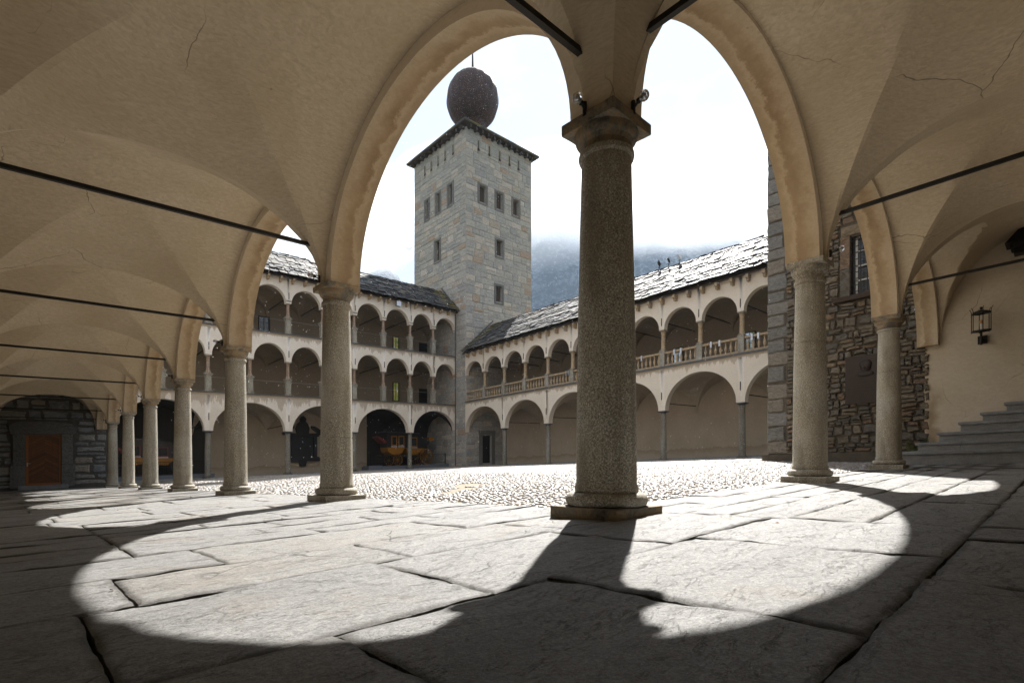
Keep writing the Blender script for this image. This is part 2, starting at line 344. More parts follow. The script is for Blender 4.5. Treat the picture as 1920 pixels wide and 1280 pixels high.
def m_earth():
    t = NT('courtyard_earth'); n = t.noise(.5, 5, .6); f = t.noise(9, 6, .7)
    c = t.mix(t.rng(n, .4, .65), (.19, .165, .13), (.20, .16, .105)); c = t.mix(t.rng(f, .55, .65, 0, .7), c, (.30, .17, .06))
    c = t.mix(t.rng(t.noise(14, 4), .6, .66, 0, .6), c, (.10, .13, .04)); return t.done(c, .8, t.bump(f, .02, .8))
EARTH = m_earth()
def m_flat(name, c, rough=.6, metal=0, var=.25, sc=8, bumpd=.003, spec=None):
    t = NT(name); n = t.noise(sc, 5, .6); col = t.mix(t.rng(n, .35, .7, 0, var), c, tuple(x*.45 for x in c))
    return t.done(col, rough, t.bump(n, bumpd, .6), metal, spec)
IRON = m_flat('black_iron', (.022, .02, .018), .55, .6); IRON_RUST = m_flat('rusty_iron', (.06, .04, .028), .8, .3, .6, 30)
SLEDGE = m_flat('slate_ledge', (.115, .12, .125), .55, 0, .5, 6, .01)
WOOD_DARK = m_flat('dark_timber', (.07, .052, .038), .8, 0, .5, 12, .01); DARK = m_flat('dark_opening', (.012, .010, .009), .7)
GREYSTONE = m_granite('pale_dressed_stone', 1.55, scale=40)
STEP_ST = m_mortar('step_granite', (.33, .335, .335), (.24, .245, .25)); PLATFORM = m_flat('grey_platform', (.13, .145, .17), .7)
YELLOWP = m_flat('yellow_paint', (.32, .135, .008), .4, 0, .25); BLACKP = m_flat('black_paint', (.012, .011, .012), .3); REDP = m_flat('red_paint', (.14, .018, .012), .45); WHITEP = m_flat('white_paint', (.7, .7, .68), .5)
SLATECARVE = m_flat('carved_black_slate', (.026, .028, .031), .5, 0, .4, 14, .01); BRONZE = m_flat('dark_bronze', (.024, .016, .013), .42, .5, .4, 18, .004)
METALGREY = m_flat('grey_steel', (.5, .52, .55), .3, .8, .1); LENS = m_flat('pale_lens', (.75, .77, .8), .15, 0, .05)
def m_slate(name, island):
    t = NT(name); r = t.rnd(island); n = t.noise(6, 6, .7, .6); f = t.noise(60, 4, .7)
    c = t.ramp(r, [(0, (.03, .032, .036)), (.3, (.065, .065, .066)), (.55, (.04, .043, .048)), (.75, (.10, .088, .072)), (1, (.125, .12, .115))])
    c = t.mix(t.rng(n, .5, .78, 0, .4), c, (.17, .16, .145))
    x = t.sep(); moss = t.math('MULTIPLY', t.rng(x[1], 33.2, 34.6), t.rng(t.noise(2.2, 5, .6), .44, .56)); moss2 = t.math('MULTIPLY', t.rng(x[0], 24.4, 25.8), t.rng(t.noise(2.2, 5, .6), .44, .56))
    moss = t.math('MAXIMUM', t.math('MULTIPLY', moss, t.rng(x[0], 25, 27)), t.math('MULTIPLY', moss2, t.rng(x[1], 35, 36.3)))
    c = t.mix(t.math('MULTIPLY', moss, .8), c, (.20, .16, .02))
    return t.done(c, t.rng(n, .3, .7, .5, .8), t.bump(t.math('ADD', n, t.math('MULTIPLY', f, .3)), .02, .8), spec=.35)
SLATE = m_slate('roof_slate', False); SLATE_I = m_slate('roof_slate_small', True)
def m_onion():
    t = NT('onion_dome_copper'); n = t.noise(1.4, 5, .6); sp = t.noise(13, 3, .8)
    c = t.mix(t.rng(n, .35, .7), (.060, .027, .020), (.034, .019, .016))
    snow = t.math('MULTIPLY', t.rng(sp, .625, .65), .8); c = t.mix(snow, c, (.62, .62, .64))
    return t.done(c, .7, t.bump(n, .02, .6), .1)
ONION = m_onion()
def m_wood():
    t = NT('larch_board'); r = t.rnd(False)
    g = t.noise(1.0, 6, .6, .6, vec=t.map(t.objco(), (5, 5, 40), rot=(0, .6, 0)))
    c = t.mix(t.rng(g, .35, .65), (.30, .115, .03), (.12, .04, .012)); c = t.mix(t.math('MULTIPLY', r, .75), c, (.06, .02, .008)); return t.done(c, .5, t.bump(g, .004, .7))
BOARD = m_wood(); DOORFRAME = m_flat('door_frame_wood', (.30, .105, .022), .45, 0, .3, 20)
def m_glass(name, pane=(.02, .025, .03)):
    t = NT(name); t.b.inputs['IOR'].default_value = 1.5; return t.done(pane, .06, t.bump(t.noise(3, 2), .01, .3), spec=.8)
GLASS = m_glass('window_glass')
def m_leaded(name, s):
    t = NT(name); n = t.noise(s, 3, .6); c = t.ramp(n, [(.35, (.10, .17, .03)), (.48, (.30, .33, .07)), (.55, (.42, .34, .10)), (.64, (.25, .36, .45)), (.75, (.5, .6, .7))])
    e = t.done((.05, .06, .05), .1); t.setv(t.b.inputs['Emission Color'], c); t.b.inputs['Emission Strength'].default_value = .13; return e  # daylight in the panes is put in as a glow
DAYGLASS = m_leaded('glowing_window_glass', 2.2)
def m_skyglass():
    t = NT('sky_painted_glass'); n = t.noise(1.4, 3, .6); c = t.ramp(n, [(.4, (.10, .13, .06)), (.5, (.34, .42, .50)), (.7, (.5, .56, .62))])
    e = t.done((.05, .055, .06), .1); t.setv(t.b.inputs['Emission Color'], c); t.b.inputs['Emission Strength'].default_value = .25; return e  # sky reflection painted on the panes as a glow
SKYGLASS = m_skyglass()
def m_clear():
    t = NT('clear_bulb_glass'); t.b.inputs['Transmission Weight'].default_value = 1.0; t.b.inputs['IOR'].default_value = 1.45; return t.done((.95, .96, .97), .02)
CLEAR = m_clear()
def m_hill():
    t = NT('forested_slope'); n = t.noise(.018, 8, .7); tr = t.noise(.11, 4, .8); s = t.rng(t.math('ADD', t.math('MULTIPLY', tr, .8), t.math('MULTIPLY', n, .45)), .60, .72)
    z = t.rng(t.sep()[2], 250, 620, .15, .8)
    c = t.mix(t.math('MULTIPLY', s, z), (.010, .018, .024), (.22, .25, .30)); return t.done(c, .95)
HILL = m_hill()
def m_leaf():
    t = NT('weed_leaf'); c = t.mix(t.rnd(True), (.055, .075, .02), (.11, .10, .03)); return t.done(c, .7)
LEAF = m_leaf()
GROUND = m_flat('valley_ground', (.06, .07, .04), .9, 0, .4, .05)

# ------------------------------------------------------------------ shared part builders
S = 5.22
def ell(t): return math.sqrt(max(0.0, 1-t*t))
def frameA(s, d, z): return (s, 36.5+d, z)          # far left wing: s along x, depth away from the court
def frameB(s, d, z): return (26.1+d, s, z)          # far right wing: s along y
def frL(s, d, z): return (d, s, z)                  # left near arcade, plane x=0
def frR(s, d, z): return (s, d, z)                  # right near arcade, plane y=0
def arch_wall(name, fr, s0, s1, p, z0, rise, ztop, d0, d1, mats, parent, n=36, capL=False, capR=False, p0=None, p1=None):
    """wall over one opening; p = half pier width; soffit gets the second material"""
    g = G(); p0 = p if p0 is None else p0; p1 = p if p1 is None else p1
    a0, a1 = s0+p0, s1-p1; c = (a0+a1)/2; a = (a1-a0)/2
    cur = [(c-a*math.cos(math.pi*i/n), z0+rise*math.sin(math.pi*i/n)) for i in range(n+1)]
    pts = ([(s0, z0)] if p0 > 0 else [])+cur+([(s1, z0)] if p1 > 0 else [])
    for (sa, za), (sb, zb) in zip(pts, pts[1:]):
        for d in (d0, d1): g.add([fr(sa, d, za), fr(sb, d, zb), fr(sb, d, ztop), fr(sa, d, ztop)], [(0, 1, 2, 3)])
        g.add([fr(sa, d0, za), fr(sb, d0, zb), fr(sb, d1, zb), fr(sa, d1, za)], [(0, 1, 2, 3)], 1)
    g.add([fr(s0, d0, ztop), fr(s1, d0, ztop), fr(s1, d1, ztop), fr(s0, d1, ztop)], [(0, 1, 2, 3)])
    for e, on in ((s0, capL), (s1, capR)):
        if on: g.add([fr(e, d0, z0), fr(e, d1, z0), fr(e, d1, ztop), fr(e, d0, ztop)], [(0, 1, 2, 3)])
    ms = mats if isinstance(mats, (list, tuple)) else [mats, mats]
    o = build(name, g.V, g.F, ms, parent, midx=g.M, smooth=True, org=fr(s0, d0, z0))
    o.data.set_sharp_from_angle(angle=math.radians(35)); return o
def vault(name, fr, s0, s1, d0, d1, cs, as_, cd, ad, z0, rise_s, rise_d, mat, parent, n=26):
    """groin vault over one bay. profile over s has rise rise_s(d); profile over d has rise rise_d(s)"""
    th = [math.sin(math.pi/2*(-1+2*i/n)) for i in range(n+1)]
    def axis(c, a, lo, hi):
        v = [c+a*t for t in th]
        if lo < v[0]-1e-4: v = [lo]+v
        if hi > v[-1]+1e-4: v = v+[hi]
        return v
    A = axis(cs, as_, s0, s1); B = axis(cd, ad, d0, d1); V = []; F = []
    for b in B:
        for a in A:
            z = z0+max(rise_s(b)*ell((a-cs)/as_), rise_d(a)*ell((b-cd)/ad)); V.append(fr(a, b, z))
    m = len(A)
    for j in range(len(B)-1):
        for i in range(m-1):
            q = (j*m+i, j*m+i+1, (j+1)*m+i+1, (j+1)*m+i)
            if (i+.5-m/2)*(j+.5-len(B)/2) > 0: F += [(q[0], q[1], q[2]), (q[0], q[2], q[3])]
            else: F += [(q[0], q[1], q[3]), (q[1], q[2], q[3])]
    o = build(name, V, F, mat, parent, smooth=True, org=fr(s0, d0, z0), fix=False)
    o.data.set_sharp_from_angle(angle=math.radians(12)); return o

def column_meshes(key, H, rb, rt, plinth, pl_h, tor_h, aba, ab_h, ech_h, tor_r, ms, mc, mp, n=40):
    zb = pl_h+tor_h
    zt = H-ab_h-ech_h; joint_z = {'corner': None, 'row': .98, 'far': None, 'right': 2.13}.get(key)
    pr = [(rb*1.03, zb), (rb*1.05, zb+.012), (rb*1.05, zb+.05), (rb, zb+.075)]
    for i in range(1, 15):
        f = i/14; zz_ = zb+.075+(zt-.07-zb-.075)*f; rr_ = rb+(rt-rb)*(f**1.5)
        if joint_z and pr[-1][1] < joint_z <= zz_: rj = rb+(rt-rb)*(((joint_z-zb)/(zt-zb))**1.5); pr += [(rj, joint_z-.009), (rj-.009, joint_z-.002), (rj-.009, joint_z+.002), (rj, joint_z+.009)]
        pr.append((rr_, zz_))
    pr += [(rt*1.01, zt-.068), (rt*1.10, zt-.055), (rt*1.12, zt-.035), (rt*1.10, zt-.012), (rt*1.02, zt)]
    g = G().lathe(pr, n=n); rr = random.Random(len(key))
    V = [(x*(1+.012*mn.noise((x*3, y*3, z*1.7+rb*90))), y*(1+.012*mn.noise((y*3, x*3, z*1.7+7))), z) for x, y, z in g.V]
    shaft = clean(mesh_from('shaft', V, g.F, ms, smooth=True)); shaft.set_sharp_from_angle(angle=math.radians(40))
    g = G().lathe([(rt*.99, zt), (rt*1.0, zt+.05), (rt*1.06, zt+.065), (rt*1.09, zt+.08)] + [(rt*1.09+(aba*.99-rt*1.09)*math.sin(math.pi/2*i/6), zt+.08+(ech_h-.08)*(1-math.cos(math.pi/2*i/6))) for i in range(1, 7)], n=n)
    V = [(x*(1+.02*mn.noise((x*5, y*5, z*5))), y*(1+.02*mn.noise((x*5+9, y*5, z*5))), z) for x, y, z in g.V]
    g.V = V; h = .012; gg = G().box(-aba, aba, -aba, aba, H-ab_h, H)
    bm = bmesh.new(); tmp = mesh_from('t', gg.V, gg.F, mc); bm.from_mesh(tmp)
    bmesh.ops.recalc_face_normals(bm, faces=bm.faces); bmesh.ops.bevel(bm, geom=bm.edges[:], offset=h, segments=2, affect='EDGES', profile=.6)
    bmesh.ops.subdivide_edges(bm, edges=[e for e in bm.edges if e.calc_length() > .2], cuts=4, use_grid_fill=True)
    for v in bm.verts: v.co += Vector((mn.noise(v.co*9), mn.noise(v.co*9+Vector((5, 0, 0))), mn.noise(v.co*9+Vector((0, 5, 0)))))*.009
    bm.to_mesh(tmp); bm.free()
    g.add([v.co[:] for v in tmp.vertices], [tuple(p.vertices) for p in tmp.polygons])
    cap = clean(mesh_from('capital', g.V, g.F, mc, smooth=True)); cap.set_sharp_from_angle(angle=math.radians(35))
    g = G().lathe([(tor_r*.86, pl_h), (tor_r*.96, pl_h+tor_h*.12), (tor_r, pl_h+tor_h*.42), (tor_r*.985, pl_h+tor_h*.7), (tor_r*.92, pl_h+tor_h*.93), (tor_r*.82, pl_h+tor_h)], n=n)
    torus = clean(mesh_from('base_ring', g.V, g.F, ms, smooth=True)); torus.set_sharp_from_angle(angle=math.radians(50))
    gg = G().box(-plinth, plinth, -plinth, plinth, -.05, pl_h); tmp2 = mesh_from('plinth', gg.V, gg.F, mp)
    bm = bmesh.new(); bm.from_mesh(tmp2); bmesh.ops.recalc_face_normals(bm, faces=bm.faces); bmesh.ops.bevel(bm, geom=bm.edges[:], offset=.014, segments=2, affect='EDGES', profile=.6)
    bmesh.ops.subdivide_edges(bm, edges=[e for e in bm.edges if e.calc_length() > .3], cuts=5, use_grid_fill=True)
    for v in bm.verts: v.co += Vector((mn.noise(v.co*7), mn.noise(v.co*7+Vector((5, 0, 0))), mn.noise(v.co*7+Vector((0, 5, 0)))))*.008
    bm.to_mesh(tmp2); bm.free()
    return shaft, cap, torus, tmp2
def put_column(ms, x, y, z, parent, label=None, name='column', ccap=None, rot=0.0):
    shaft, cap, tor, pl = ms; w = (x, y, z+gr(x, y))
    c = obj(name, shaft, w, parent, (0, 0, rot))
    if label: c['label'] = label
    for nm, m in (('capital', ccap or cap), ('base_ring', tor), ('plinth', pl)):
        o = bpy.data.objects.new(nm, m); COL.objects.link(o); o.parent = c; o.rotation_euler = (0, 0, -rot)
    return c
# stone pieces: unit blocks (front face towards -y), pillowed front, chipped outline
def stone_mesh(seed, mat, rough=.12, inset=.07, nx=1):
    r = random.Random(seed); j = lambda a: r.uniform(-a, a)
    ring = [(-.5, -.5), (0+j(.15), -.5), (.5, -.5), (.5, 0+j(.15)), (.5, .5), (0+j(.15), .5), (-.5, .5), (-.5, 0+j(.15))]
    ring = [(x*(1-abs(j(rough))*.5) if abs(x) > .4 else x, z*(1-abs(j(rough))) if abs(z) > .4 else z) for x, z in ring]
    V = []; n = 8
    for dep, k in ((1.0, 1.0), (-.15, 1.0), (-.62, 1-inset), (-.85-abs(j(.15)), 1-inset*3.2)):
        V += [(x*k + (j(.012) if dep < 1 else 0), dep + j(.05), z*k + (j(.012) if dep < 1 else 0)) for x, z in ring]
    F = [(a*n+i, a*n+(i+1) % n, (a+1)*n+(i+1) % n, (a+1)*n+i) for a in range(3) for i in range(n)]
    V.append((j(.1), -1.0+j(.12), j(.1))); F += [(3*n+i, 3*n+(i+1) % n, 4*n) for i in range(n)]
    return clean(mesh_from('stone', V, F, mat), merge=False)
def stones_on(face, rects, parent, mats, name='stone', cap=300, depth=.05, rough=.12, wob=0.0, seed=0, inset=.07):
    """face = (origin(3), direction angle of s in the plan, normal sign) ; rects = (s, z, w, h); biggest in view become parts, the rest one stuff mesh"""
    (ox, oy), ang = face
    protos = [stone_mesh(seed*100+i, mats[0], rough, inset) for i in range(9)]
    dirv = Vector((math.cos(ang), math.sin(ang), 0)); sl = GX*dirv.x+GY*dirv.y; tilt = math.atan(sl)
    camp = cam.location; L = []
    for (s, z, w, h) in rects:
        p = Vector((ox, oy, 0))+dirv*s; d = (Vector((p.x, p.y, z))-camp).length
        L.append((-(w*h)/(d*d), p, z, w, h))
    L.sort(key=lambda e: e[0]); r = random.Random(seed+5); rest = G()
    for k, (_, p, z, w, h) in enumerate(L):
        me = protos[r.randrange(9)]; dz = z+gr(p.x, p.y); dd = depth*r.uniform(.45, 1.15)
        R = Matrix.Rotation(ang, 4, 'Z') @ Matrix.Rotation(-tilt+r.uniform(-wob, wob), 4, 'Y')
        flip = r.choice((0, math.pi))
        if k < cap:
            o = bpy.data.objects.new(name, me); COL.objects.link(o); o.parent = parent
            o.matrix_local = Matrix.Translation(Vector((p.x, p.y, dz))-ABS[parent.name]) @ R @ Matrix.Rotation(flip, 4, 'Y') @ Matrix.Diagonal((w, dd, h, 1))
        else:
            Mx = Matrix.Translation((p.x, p.y, dz)) @ R @ Matrix.Rotation(flip, 4, 'Y') @ Matrix.Diagonal((w, dd, h, 1))
            rest.add([Mx @ v.co for v in me.vertices], [tuple(q.vertices) for q in me.polygons])
    if rest.V:
        o = build(name+'work', rest.V, rest.F, mats[1], parent, graded=False, fix=False); o.location = o.location - Vector((0, 0, gr(*((ABS[o.name].x), (ABS[o.name].y)))))
        o['kind'] = 'stuff'
def courses(s0, s1, z0, z1, hr, lr, r, holes=(), joint=.025, quoin=0.0):
    """uneven courses of stones between s0..s1, skipping the rectangles in holes (s0,s1,z0,z1)"""
    out = []; z = z0
    while z < z1-.05:
        h = min(r.uniform(*hr), z1-z)
        if z1-z-h < hr[0]*.5: h = z1-z
        spans = [(s0, s1)]
        for (a, b, c, d) in holes:
            if z < d-.02 and z+h > c+.02:
                ns = []
                for (p, q) in spans:
                    if b <= p or a >= q: ns.append((p, q)); continue
                    if a-p > .06: ns.append((p, a))
                    if q-b > .06: ns.append((b, q))
                spans = ns
        for (p, q) in spans:
            x = p
            while x < q-1e-3:
                w = r.uniform(*lr)
                if quoin and (x == p and p == s0): w = quoin*r.uniform(.75, 1.25)
                if q-x-w < lr[0]*.6: w = q-x
                w = min(w, q-x)
                if h > hr[0]*1.35 and r.random() < .38 and w > lr[0]:
                    f = r.uniform(.38, .62); hs = [(z, h*f), (z+h*f, h*(1-f))]
                else: hs = [(z, h)]
                for (zz, hh) in hs: out.append((x+w/2, zz+hh/2+r.uniform(-.012, .012), max(.05, w-joint*r.uniform(.5, 1.5)), max(.04, hh-joint*r.uniform(.5, 1.5))))
                x += w
        z += h
    return out

# ------------------------------------------------------------------ ground and floors
gnd = G().add([(-3500, -3500, -4.0), (3500, -3500, -4.0), (3500, 3500, -4.0), (-3500, 3500, -4.0)], [(0, 1, 2, 3)])
tag(build('ground', gnd.V, gnd.F, GROUND, graded=False, org=(0, 0, -4.0)), kind='structure')
def court_z(x, y): return -.02 + .22*max(0.0, min(1.0, min(x, y)/6.0))
xs = [.3+.75*i for i in range(47)]; ys = [.3+.75*i for i in range(61)]
V = [(x, y, court_z(x, y)-.013) for y in ys for x in xs]
F = [(j*47+i, j*47+i+1, (j+1)*47+i+1, (j+1)*47+i) for j in range(60) for i in range(46)]
court = tag(build('courtyard', V, F, EARTH, org=(0, 0, 0), fix=False), kind='structure')

def cobbles():
    rs = np.random.RandomState(4); P = []
    for (x0, x1, y0, y1, st) in ((.42, 10, .42, 10, .085), (10, 26.0, .42, 36.4, .14), (.42, 10, 10, 36.4, .125)):
        nx = int((x1-x0)/st); ny = int((y1-y0)/st)
        X, Y = np.meshgrid(np.arange(nx), np.arange(ny)); X = X + .5*(Y % 2)
        x = x0+st*(X.ravel()+.3)+rs.uniform(-.36, .36, X.size)*st; y = y0+st*(Y.ravel()+.4)+rs.uniform(-.36, .36, X.size)*st
        P.append(np.stack([x, y, np.full_like(x, st)], 1))
    P = np.concatenate(P); P = P[~((P[:, 0] > 15.3) & (P[:, 1] < 4.9))]
    bare = np.array([mn.noise((a*.55, b*.55, 3.0)) + .5*mn.noise((a*1.7, b*1.7, 9.0)) for a, b, _ in P[:, :3]])
    P = P[bare < .6]; n = len(P)
    ang = rs.uniform(0, 6.28, n); k = 6
    th = ang[:, None] + np.arange(k)[None]*2*np.pi/k + rs.uniform(-.25, .25, (n, k))
    el = rs.uniform(.6, 1.15, (n, 1)); r0 = P[:, 2:3]*.53*el*rs.uniform(.86, 1.1, (n, k)); r1 = r0*.84; r2 = r0*.5
    zc = np.array([court_z(a, b) for a, b, _ in P]) + GX*P[:, 0]+GY*P[:, 1]
    tx = rs.normal(0, .075, (n, 1)); ty = rs.normal(0, .075, (n, 1)); hz = rs.uniform(-.006, .005, (n, 1))
    rings = []
    for r, dz in ((r0, -.024), (r1, .0), (r2, .006)):
        dx = r*np.cos(th); dy = r*np.sin(th)
        rings.append(np.stack([P[:, :1]+dx, P[:, 1:2]+dy, zc[:, None]+dz+hz+tx*dx+ty*dy], 2))
    V = np.concatenate(rings, 1).reshape(-1, 3); base = np.arange(n)[:, None]*18
    F4 = []
    for a in range(2):
        for i in range(k):
            j = (i+1) % k; F4.append(np.concatenate([base+a*k+i, base+a*k+j, base+(a+1)*k+j, base+(a+1)*k+i], 1))
    F4 = np.stack(F4, 1).reshape(-1, 4); F6 = (base+12+np.arange(6)[None])
    me = bpy.data.meshes.new('cobblestones'); me.vertices.add(len(V)); me.vertices.foreach_set('co', V.ravel())
    nl = F4.size+F6.size; me.loops.add(nl); me.loops.foreach_set('vertex_index', np.concatenate([F4.ravel(), F6.ravel()]).astype(np.int32))
    tot = np.concatenate([np.full(len(F4), 4), np.full(len(F6), 6)]); st = np.concatenate([[0], np.cumsum(tot)[:-1]])
    me.polygons.add(len(tot)); me.polygons.foreach_set('loop_start', st.astype(np.int32)); me.polygons.foreach_set('loop_total', tot.astype(np.int32))
    me.polygons.foreach_set('use_smooth', np.ones(len(tot), bool)); me.materials.append(COBBLE); me.update(calc_edges=True); me.validate()
    o = bpy.data.objects.new('cobblestones', me); place(o, None, (0, 0, 0)); tag(o, 'small grey and rust cobblestones covering the open courtyard', 'cobblestones', kind='stuff')
cobbles()

# arcade floor: earth bed with big schist slabs on it
fb = G()
fb.add([(-4.9, -4.6, -.07), (.42, -4.6, -.07), (.42, 36.5, -.07), (-4.9, 36.5, -.07)], [(0, 1, 2, 3)])
fb.add([(.42, -4.6, -.07), (15.7, -4.6, -.07), (15.7, .42, -.07), (.42, .42, -.07)], [(0, 1, 2, 3)])
floor = tag(build('arcade_floor', fb.V, fb.F, JOINT, org=(0, 0, 0), fix=False), kind='structure')
def ridged(x, y, seed=0.0):
    wx = x+.35*mn.noise((x*1.3, y*1.3, seed+4)); wy = y+.35*mn.noise((x*1.3, y*1.3, seed+8))
    a = mn.fractal((wx*.9, wy*3.4, seed), 1.0, 2.0, 6)
    k = a*5.0; st = math.floor(k); f = k-st; f = min(1, f/.16) if f < .16 else 1.0     # thin ledges where the schist flaked off
    return .0026*(st+f) + .0022*mn.noise((x*5, y*14, seed)) + .0014*mn.noise((x*20, y*34, seed))
def slab(x0, x1, y0, y1, seed, lift):
    r = random.Random(seed); cxm, cym = (x0+x1)/2, (y0+y1)/2; d = math.hypot(cxm-cam.location.x, cym-cam.location.y)
    step = .045 if d < 3.2 else .09 if d < 6.5 else .25 if d < 12 else 1.2
    gap = .003+r.uniform(0, .004); x0 += gap; x1 -= gap; y0 += gap; y1 -= gap
    def lines(a, b):
        n = max(2, int((b-a)/step)); m_ = [.008, .018, .036] if step < .5 else []
        core = [a+.07+(b-a-.14)*i/n for i in range(n+1)] if m_ else [a+(b-a)*i/n for i in range(1, n)]
        return [a]+[a+e for e in m_]+core+[b-e for e in reversed(m_)]+[b]
    XS = lines(x0, x1); YS = lines(y0, y1); nx = len(XS)-1; ny = len(YS)-1; V = []; F = []; RIM = []
    tx, ty = r.uniform(-.003, .003), r.uniform(-.003, .003)
    def edge(x, y):
        return .5*mn.noise((x*1.9, y*1.9, seed*.37)) + .45*mn.noise((x*8, y*8, seed*.7)) + (.35*mn.noise((x*23, y*23, 5)) if step < .2 else 0)
    for y in YS:
        for x in XS:
            dx = min(x-x0, x1-x); dy = min(y-y0, y1-y); de = min(dx, dy)
            k = max(0, 1-dx/.12); m = max(0, 1-dy/.12)
            X = x+.012*k*edge(x*.3, y*2); Y = y+.012*m*edge(x*2, y*.3)
            z = lift+tx*(x-cxm)+ty*(y-cym)+ridged(x, y, seed*1.7)
            z -= .0075*max(0, 1-de/.032)**2*(1+1.4*mn.noise((x*5, y*5, 2.0)))
            V.append((X, Y, z)); RIM.append(max(0.0, 1-de/.06))
    W = nx+1
    for j in range(ny):
        for i in range(nx): F.append((j*W+i, j*W+i+1, (j+1)*W+i+1, (j+1)*W+i))
    rim = [i for i in range(W)]+[j*W+nx for j in range(1, ny+1)]+[ny*W+i for i in range(nx-1, -1, -1)]+[j*W for j in range(ny-1, 0, -1)]
    b = len(V); V += [(V[k][0], V[k][1], -.09) for k in rim]
    for a in range(len(rim)):
        c = (a+1) % len(rim); F.append((rim[c], rim[a], b+a, b+c))
    o = build('paving_slab', V, F, SLAB, floor, org=(x0, y0, 0), smooth=True, fix=False); at = o.data.attributes.new('rim', 'FLOAT', 'POINT'); at.data.foreach_set('value', RIM+[1.0]*(len(V)-len(RIM))); o.data.set_sharp_from_angle(angle=math.radians(50))
rs = random.Random(11); sid = 0
yb = [-4.5, -3.35, -2.37, -1.2, .48, 1.30, 1.75, 2.17, 2.75, 3.15, 3.85, 4.5]
while yb[-1] < 36.3: yb.append(min(36.48, yb[-1]+rs.uniform(.6, 1.15)))
fixed = {(-2.37, -1.2): [-3.9, -3.0, -2.05, -.75], (1.30, 1.75): [-3.95, -3.16, -1.9, -.8], (1.75, 2.17): [-4.2, -3.16, -2.2, -1.2, -.3], (.48, 1.30): [-4.2, -2.85, -1.15], (2.17, 2.75): [-3.17, -1.9, -.75], (2.75, 3.15): [-3.17, -2.4, -1.2, -.3], (3.15, 3.85): [-4.1, -3.18, -1.5, -.2], (3.85, 4.5): [-3.18, -2.1, -.9], (-3.35, -2.37): [-4.0, -2.75, -1.25, -.1]}
for ya, ybb in zip(yb, yb[1:]):
    rows = [(ya, ybb, fixed.get((ya, ybb)))]
    if (ya, ybb) == (-1.2, .48): rows = [(-1.2, -.24, [-3.53, -2.35, -1.0]), (-.24, .48, [-3.36, -2.1, -.85])]
    for (a, b, fx) in rows:
        if fx is None:
            fx = [-4.9+rs.uniform(.5, 1.7)]
            while fx[-1] < -.9: fx.append(fx[-1]+rs.uniform(.8, 1.7))
        xsx = [-4.9]+[v for v in fx if v < 0.1]+[.42]
        for x0, x1 in zip(xsx, xsx[1:]):
            sid += 1; slab(x0, x1, a, b, sid, rs.uniform(-.003, .003))
yr = [-4.5, -3.35, -2.37, -1.82, -1.33, -.88, -.48, -.02, .42]
for a, b in zip(yr, yr[1:]):
    x = .42; 
    while x < 15.6:
        w = rs.uniform(.8, 1.9)
        if 15.65-x-w < .7: w = 15.66-x
        sid += 1; slab(x, x+w, a, b, sid, rs.uniform(-.003, .003)); x += w

# ------------------------------------------------------------------ near arcade (columns, arches, vaults)
arc = empty('vaulted_arcade', 0, 0, 0, 'plastered stone arcade with granite columns and groin vaults around the near corner of the courtyard', 'arcade')
Z0 = 3.36
dome = lambda t: max(0.0, 1-t*t)
# arches
for n in range(7): arch_wall('arch', frL, n*S, (n+1)*S, .23, Z0, 2.07, 6.6, -.20, .28, [FACADE_B, RINGX], arc, n=48)
for n in range(3): arch_wall('arch', frR, n*S, (n+1)*S-(.0 if n < 2 else .01), .23, Z0, 2.17, 6.6, -.20, .28, [FACADE_B, RINGY], arc, n=48)
# vaults: left bays
cW, aW = -2.35, 2.11
for n in range(7):
    y0 = n*S; f0 = 1.28 if n else 1.3; last = n == 6
    def rx(y, y0=y0, last=last):
        t = (y-y0-S/2)/(S/2); k = 1.0 if (last and t > 0) else dome(t); return 1.30+(2.14-1.30)*k
    vault('vault', frL, y0, y0+S, -4.7, -.0, y0+S/2, S/2-.045, cW, aW, Z0, lambda d: 2.22-.06*dome((d-cW)/aW), rx, VAULT, arc, n=56 if n < 3 else 36)
for n in range(3):
    x0 = n*S; e0 = (1.28, 1.50, 1.77)[n]; e1 = (1.50, 1.77, 2.62)[n]
    def ry(x, x0=x0, e0=e0, e1=e1, last=(n == 2)):
        t = (x-x0-S/2)/(S/2); a = e0+(e1-e0)*(t+1)/2; pk = 2.24 if not last else 2.55
        return a+(pk-(e0+e1)/2)*dome(t)*(1 if not last else .6)
    vault('vault', frR, x0, x0+S, -4.3, -.0, x0+S/2, S/2-.045, -2.1, 1.86, Z0, lambda d: 2.22, ry, VAULT, arc, n=56 if n == 0 else 44)
vault('vault', frR, -4.7, 0, -4.3, 0, cW, aW, -2.1, 1.86, Z0, lambda d: 1.30+(2.2-1.30)*dome((d+2.1)/2.1), lambda s: 1.30+(2.2-1.3)*dome((s-cW)/2.35), VAULT, arc, n=56)
# enclosing back walls, upper storey and roof of the near building
bw = G().box(-5.1, -4.66, -4.7, 36.5, -.2, 6.6).box(-4.66, 15.65, -4.7, -4.28, -.2, 6.6); bw.put('back_wall', YELLOW, arc)
up = G().box(-5.1, .28, -4.7, 36.5, 6.6, 6.9).box(.28, 15.65, -4.7, .28, 6.6, 6.9); up.put('upper_floor', FACADE_B, arc)
uw = G().box(-.2, .28, .28, 36.5, 6.9, 10.2).box(-.2, 15.65, -.2, .28, 6.9, 10.2); uw.put('upper_wall', FACADE_B, arc)
rf = G()
rf.add([(.8, .8, 10.1), (.8, 36.5, 10.1), (-4.0, 36.5, 13.0), (-4.0, -3.6, 13.0), (15.65, .8, 10.1), (15.65, -3.6, 13.0)], [(0, 1, 2, 3), (0, 3, 5, 4)])
rf.put('roof', SLATE, arc)
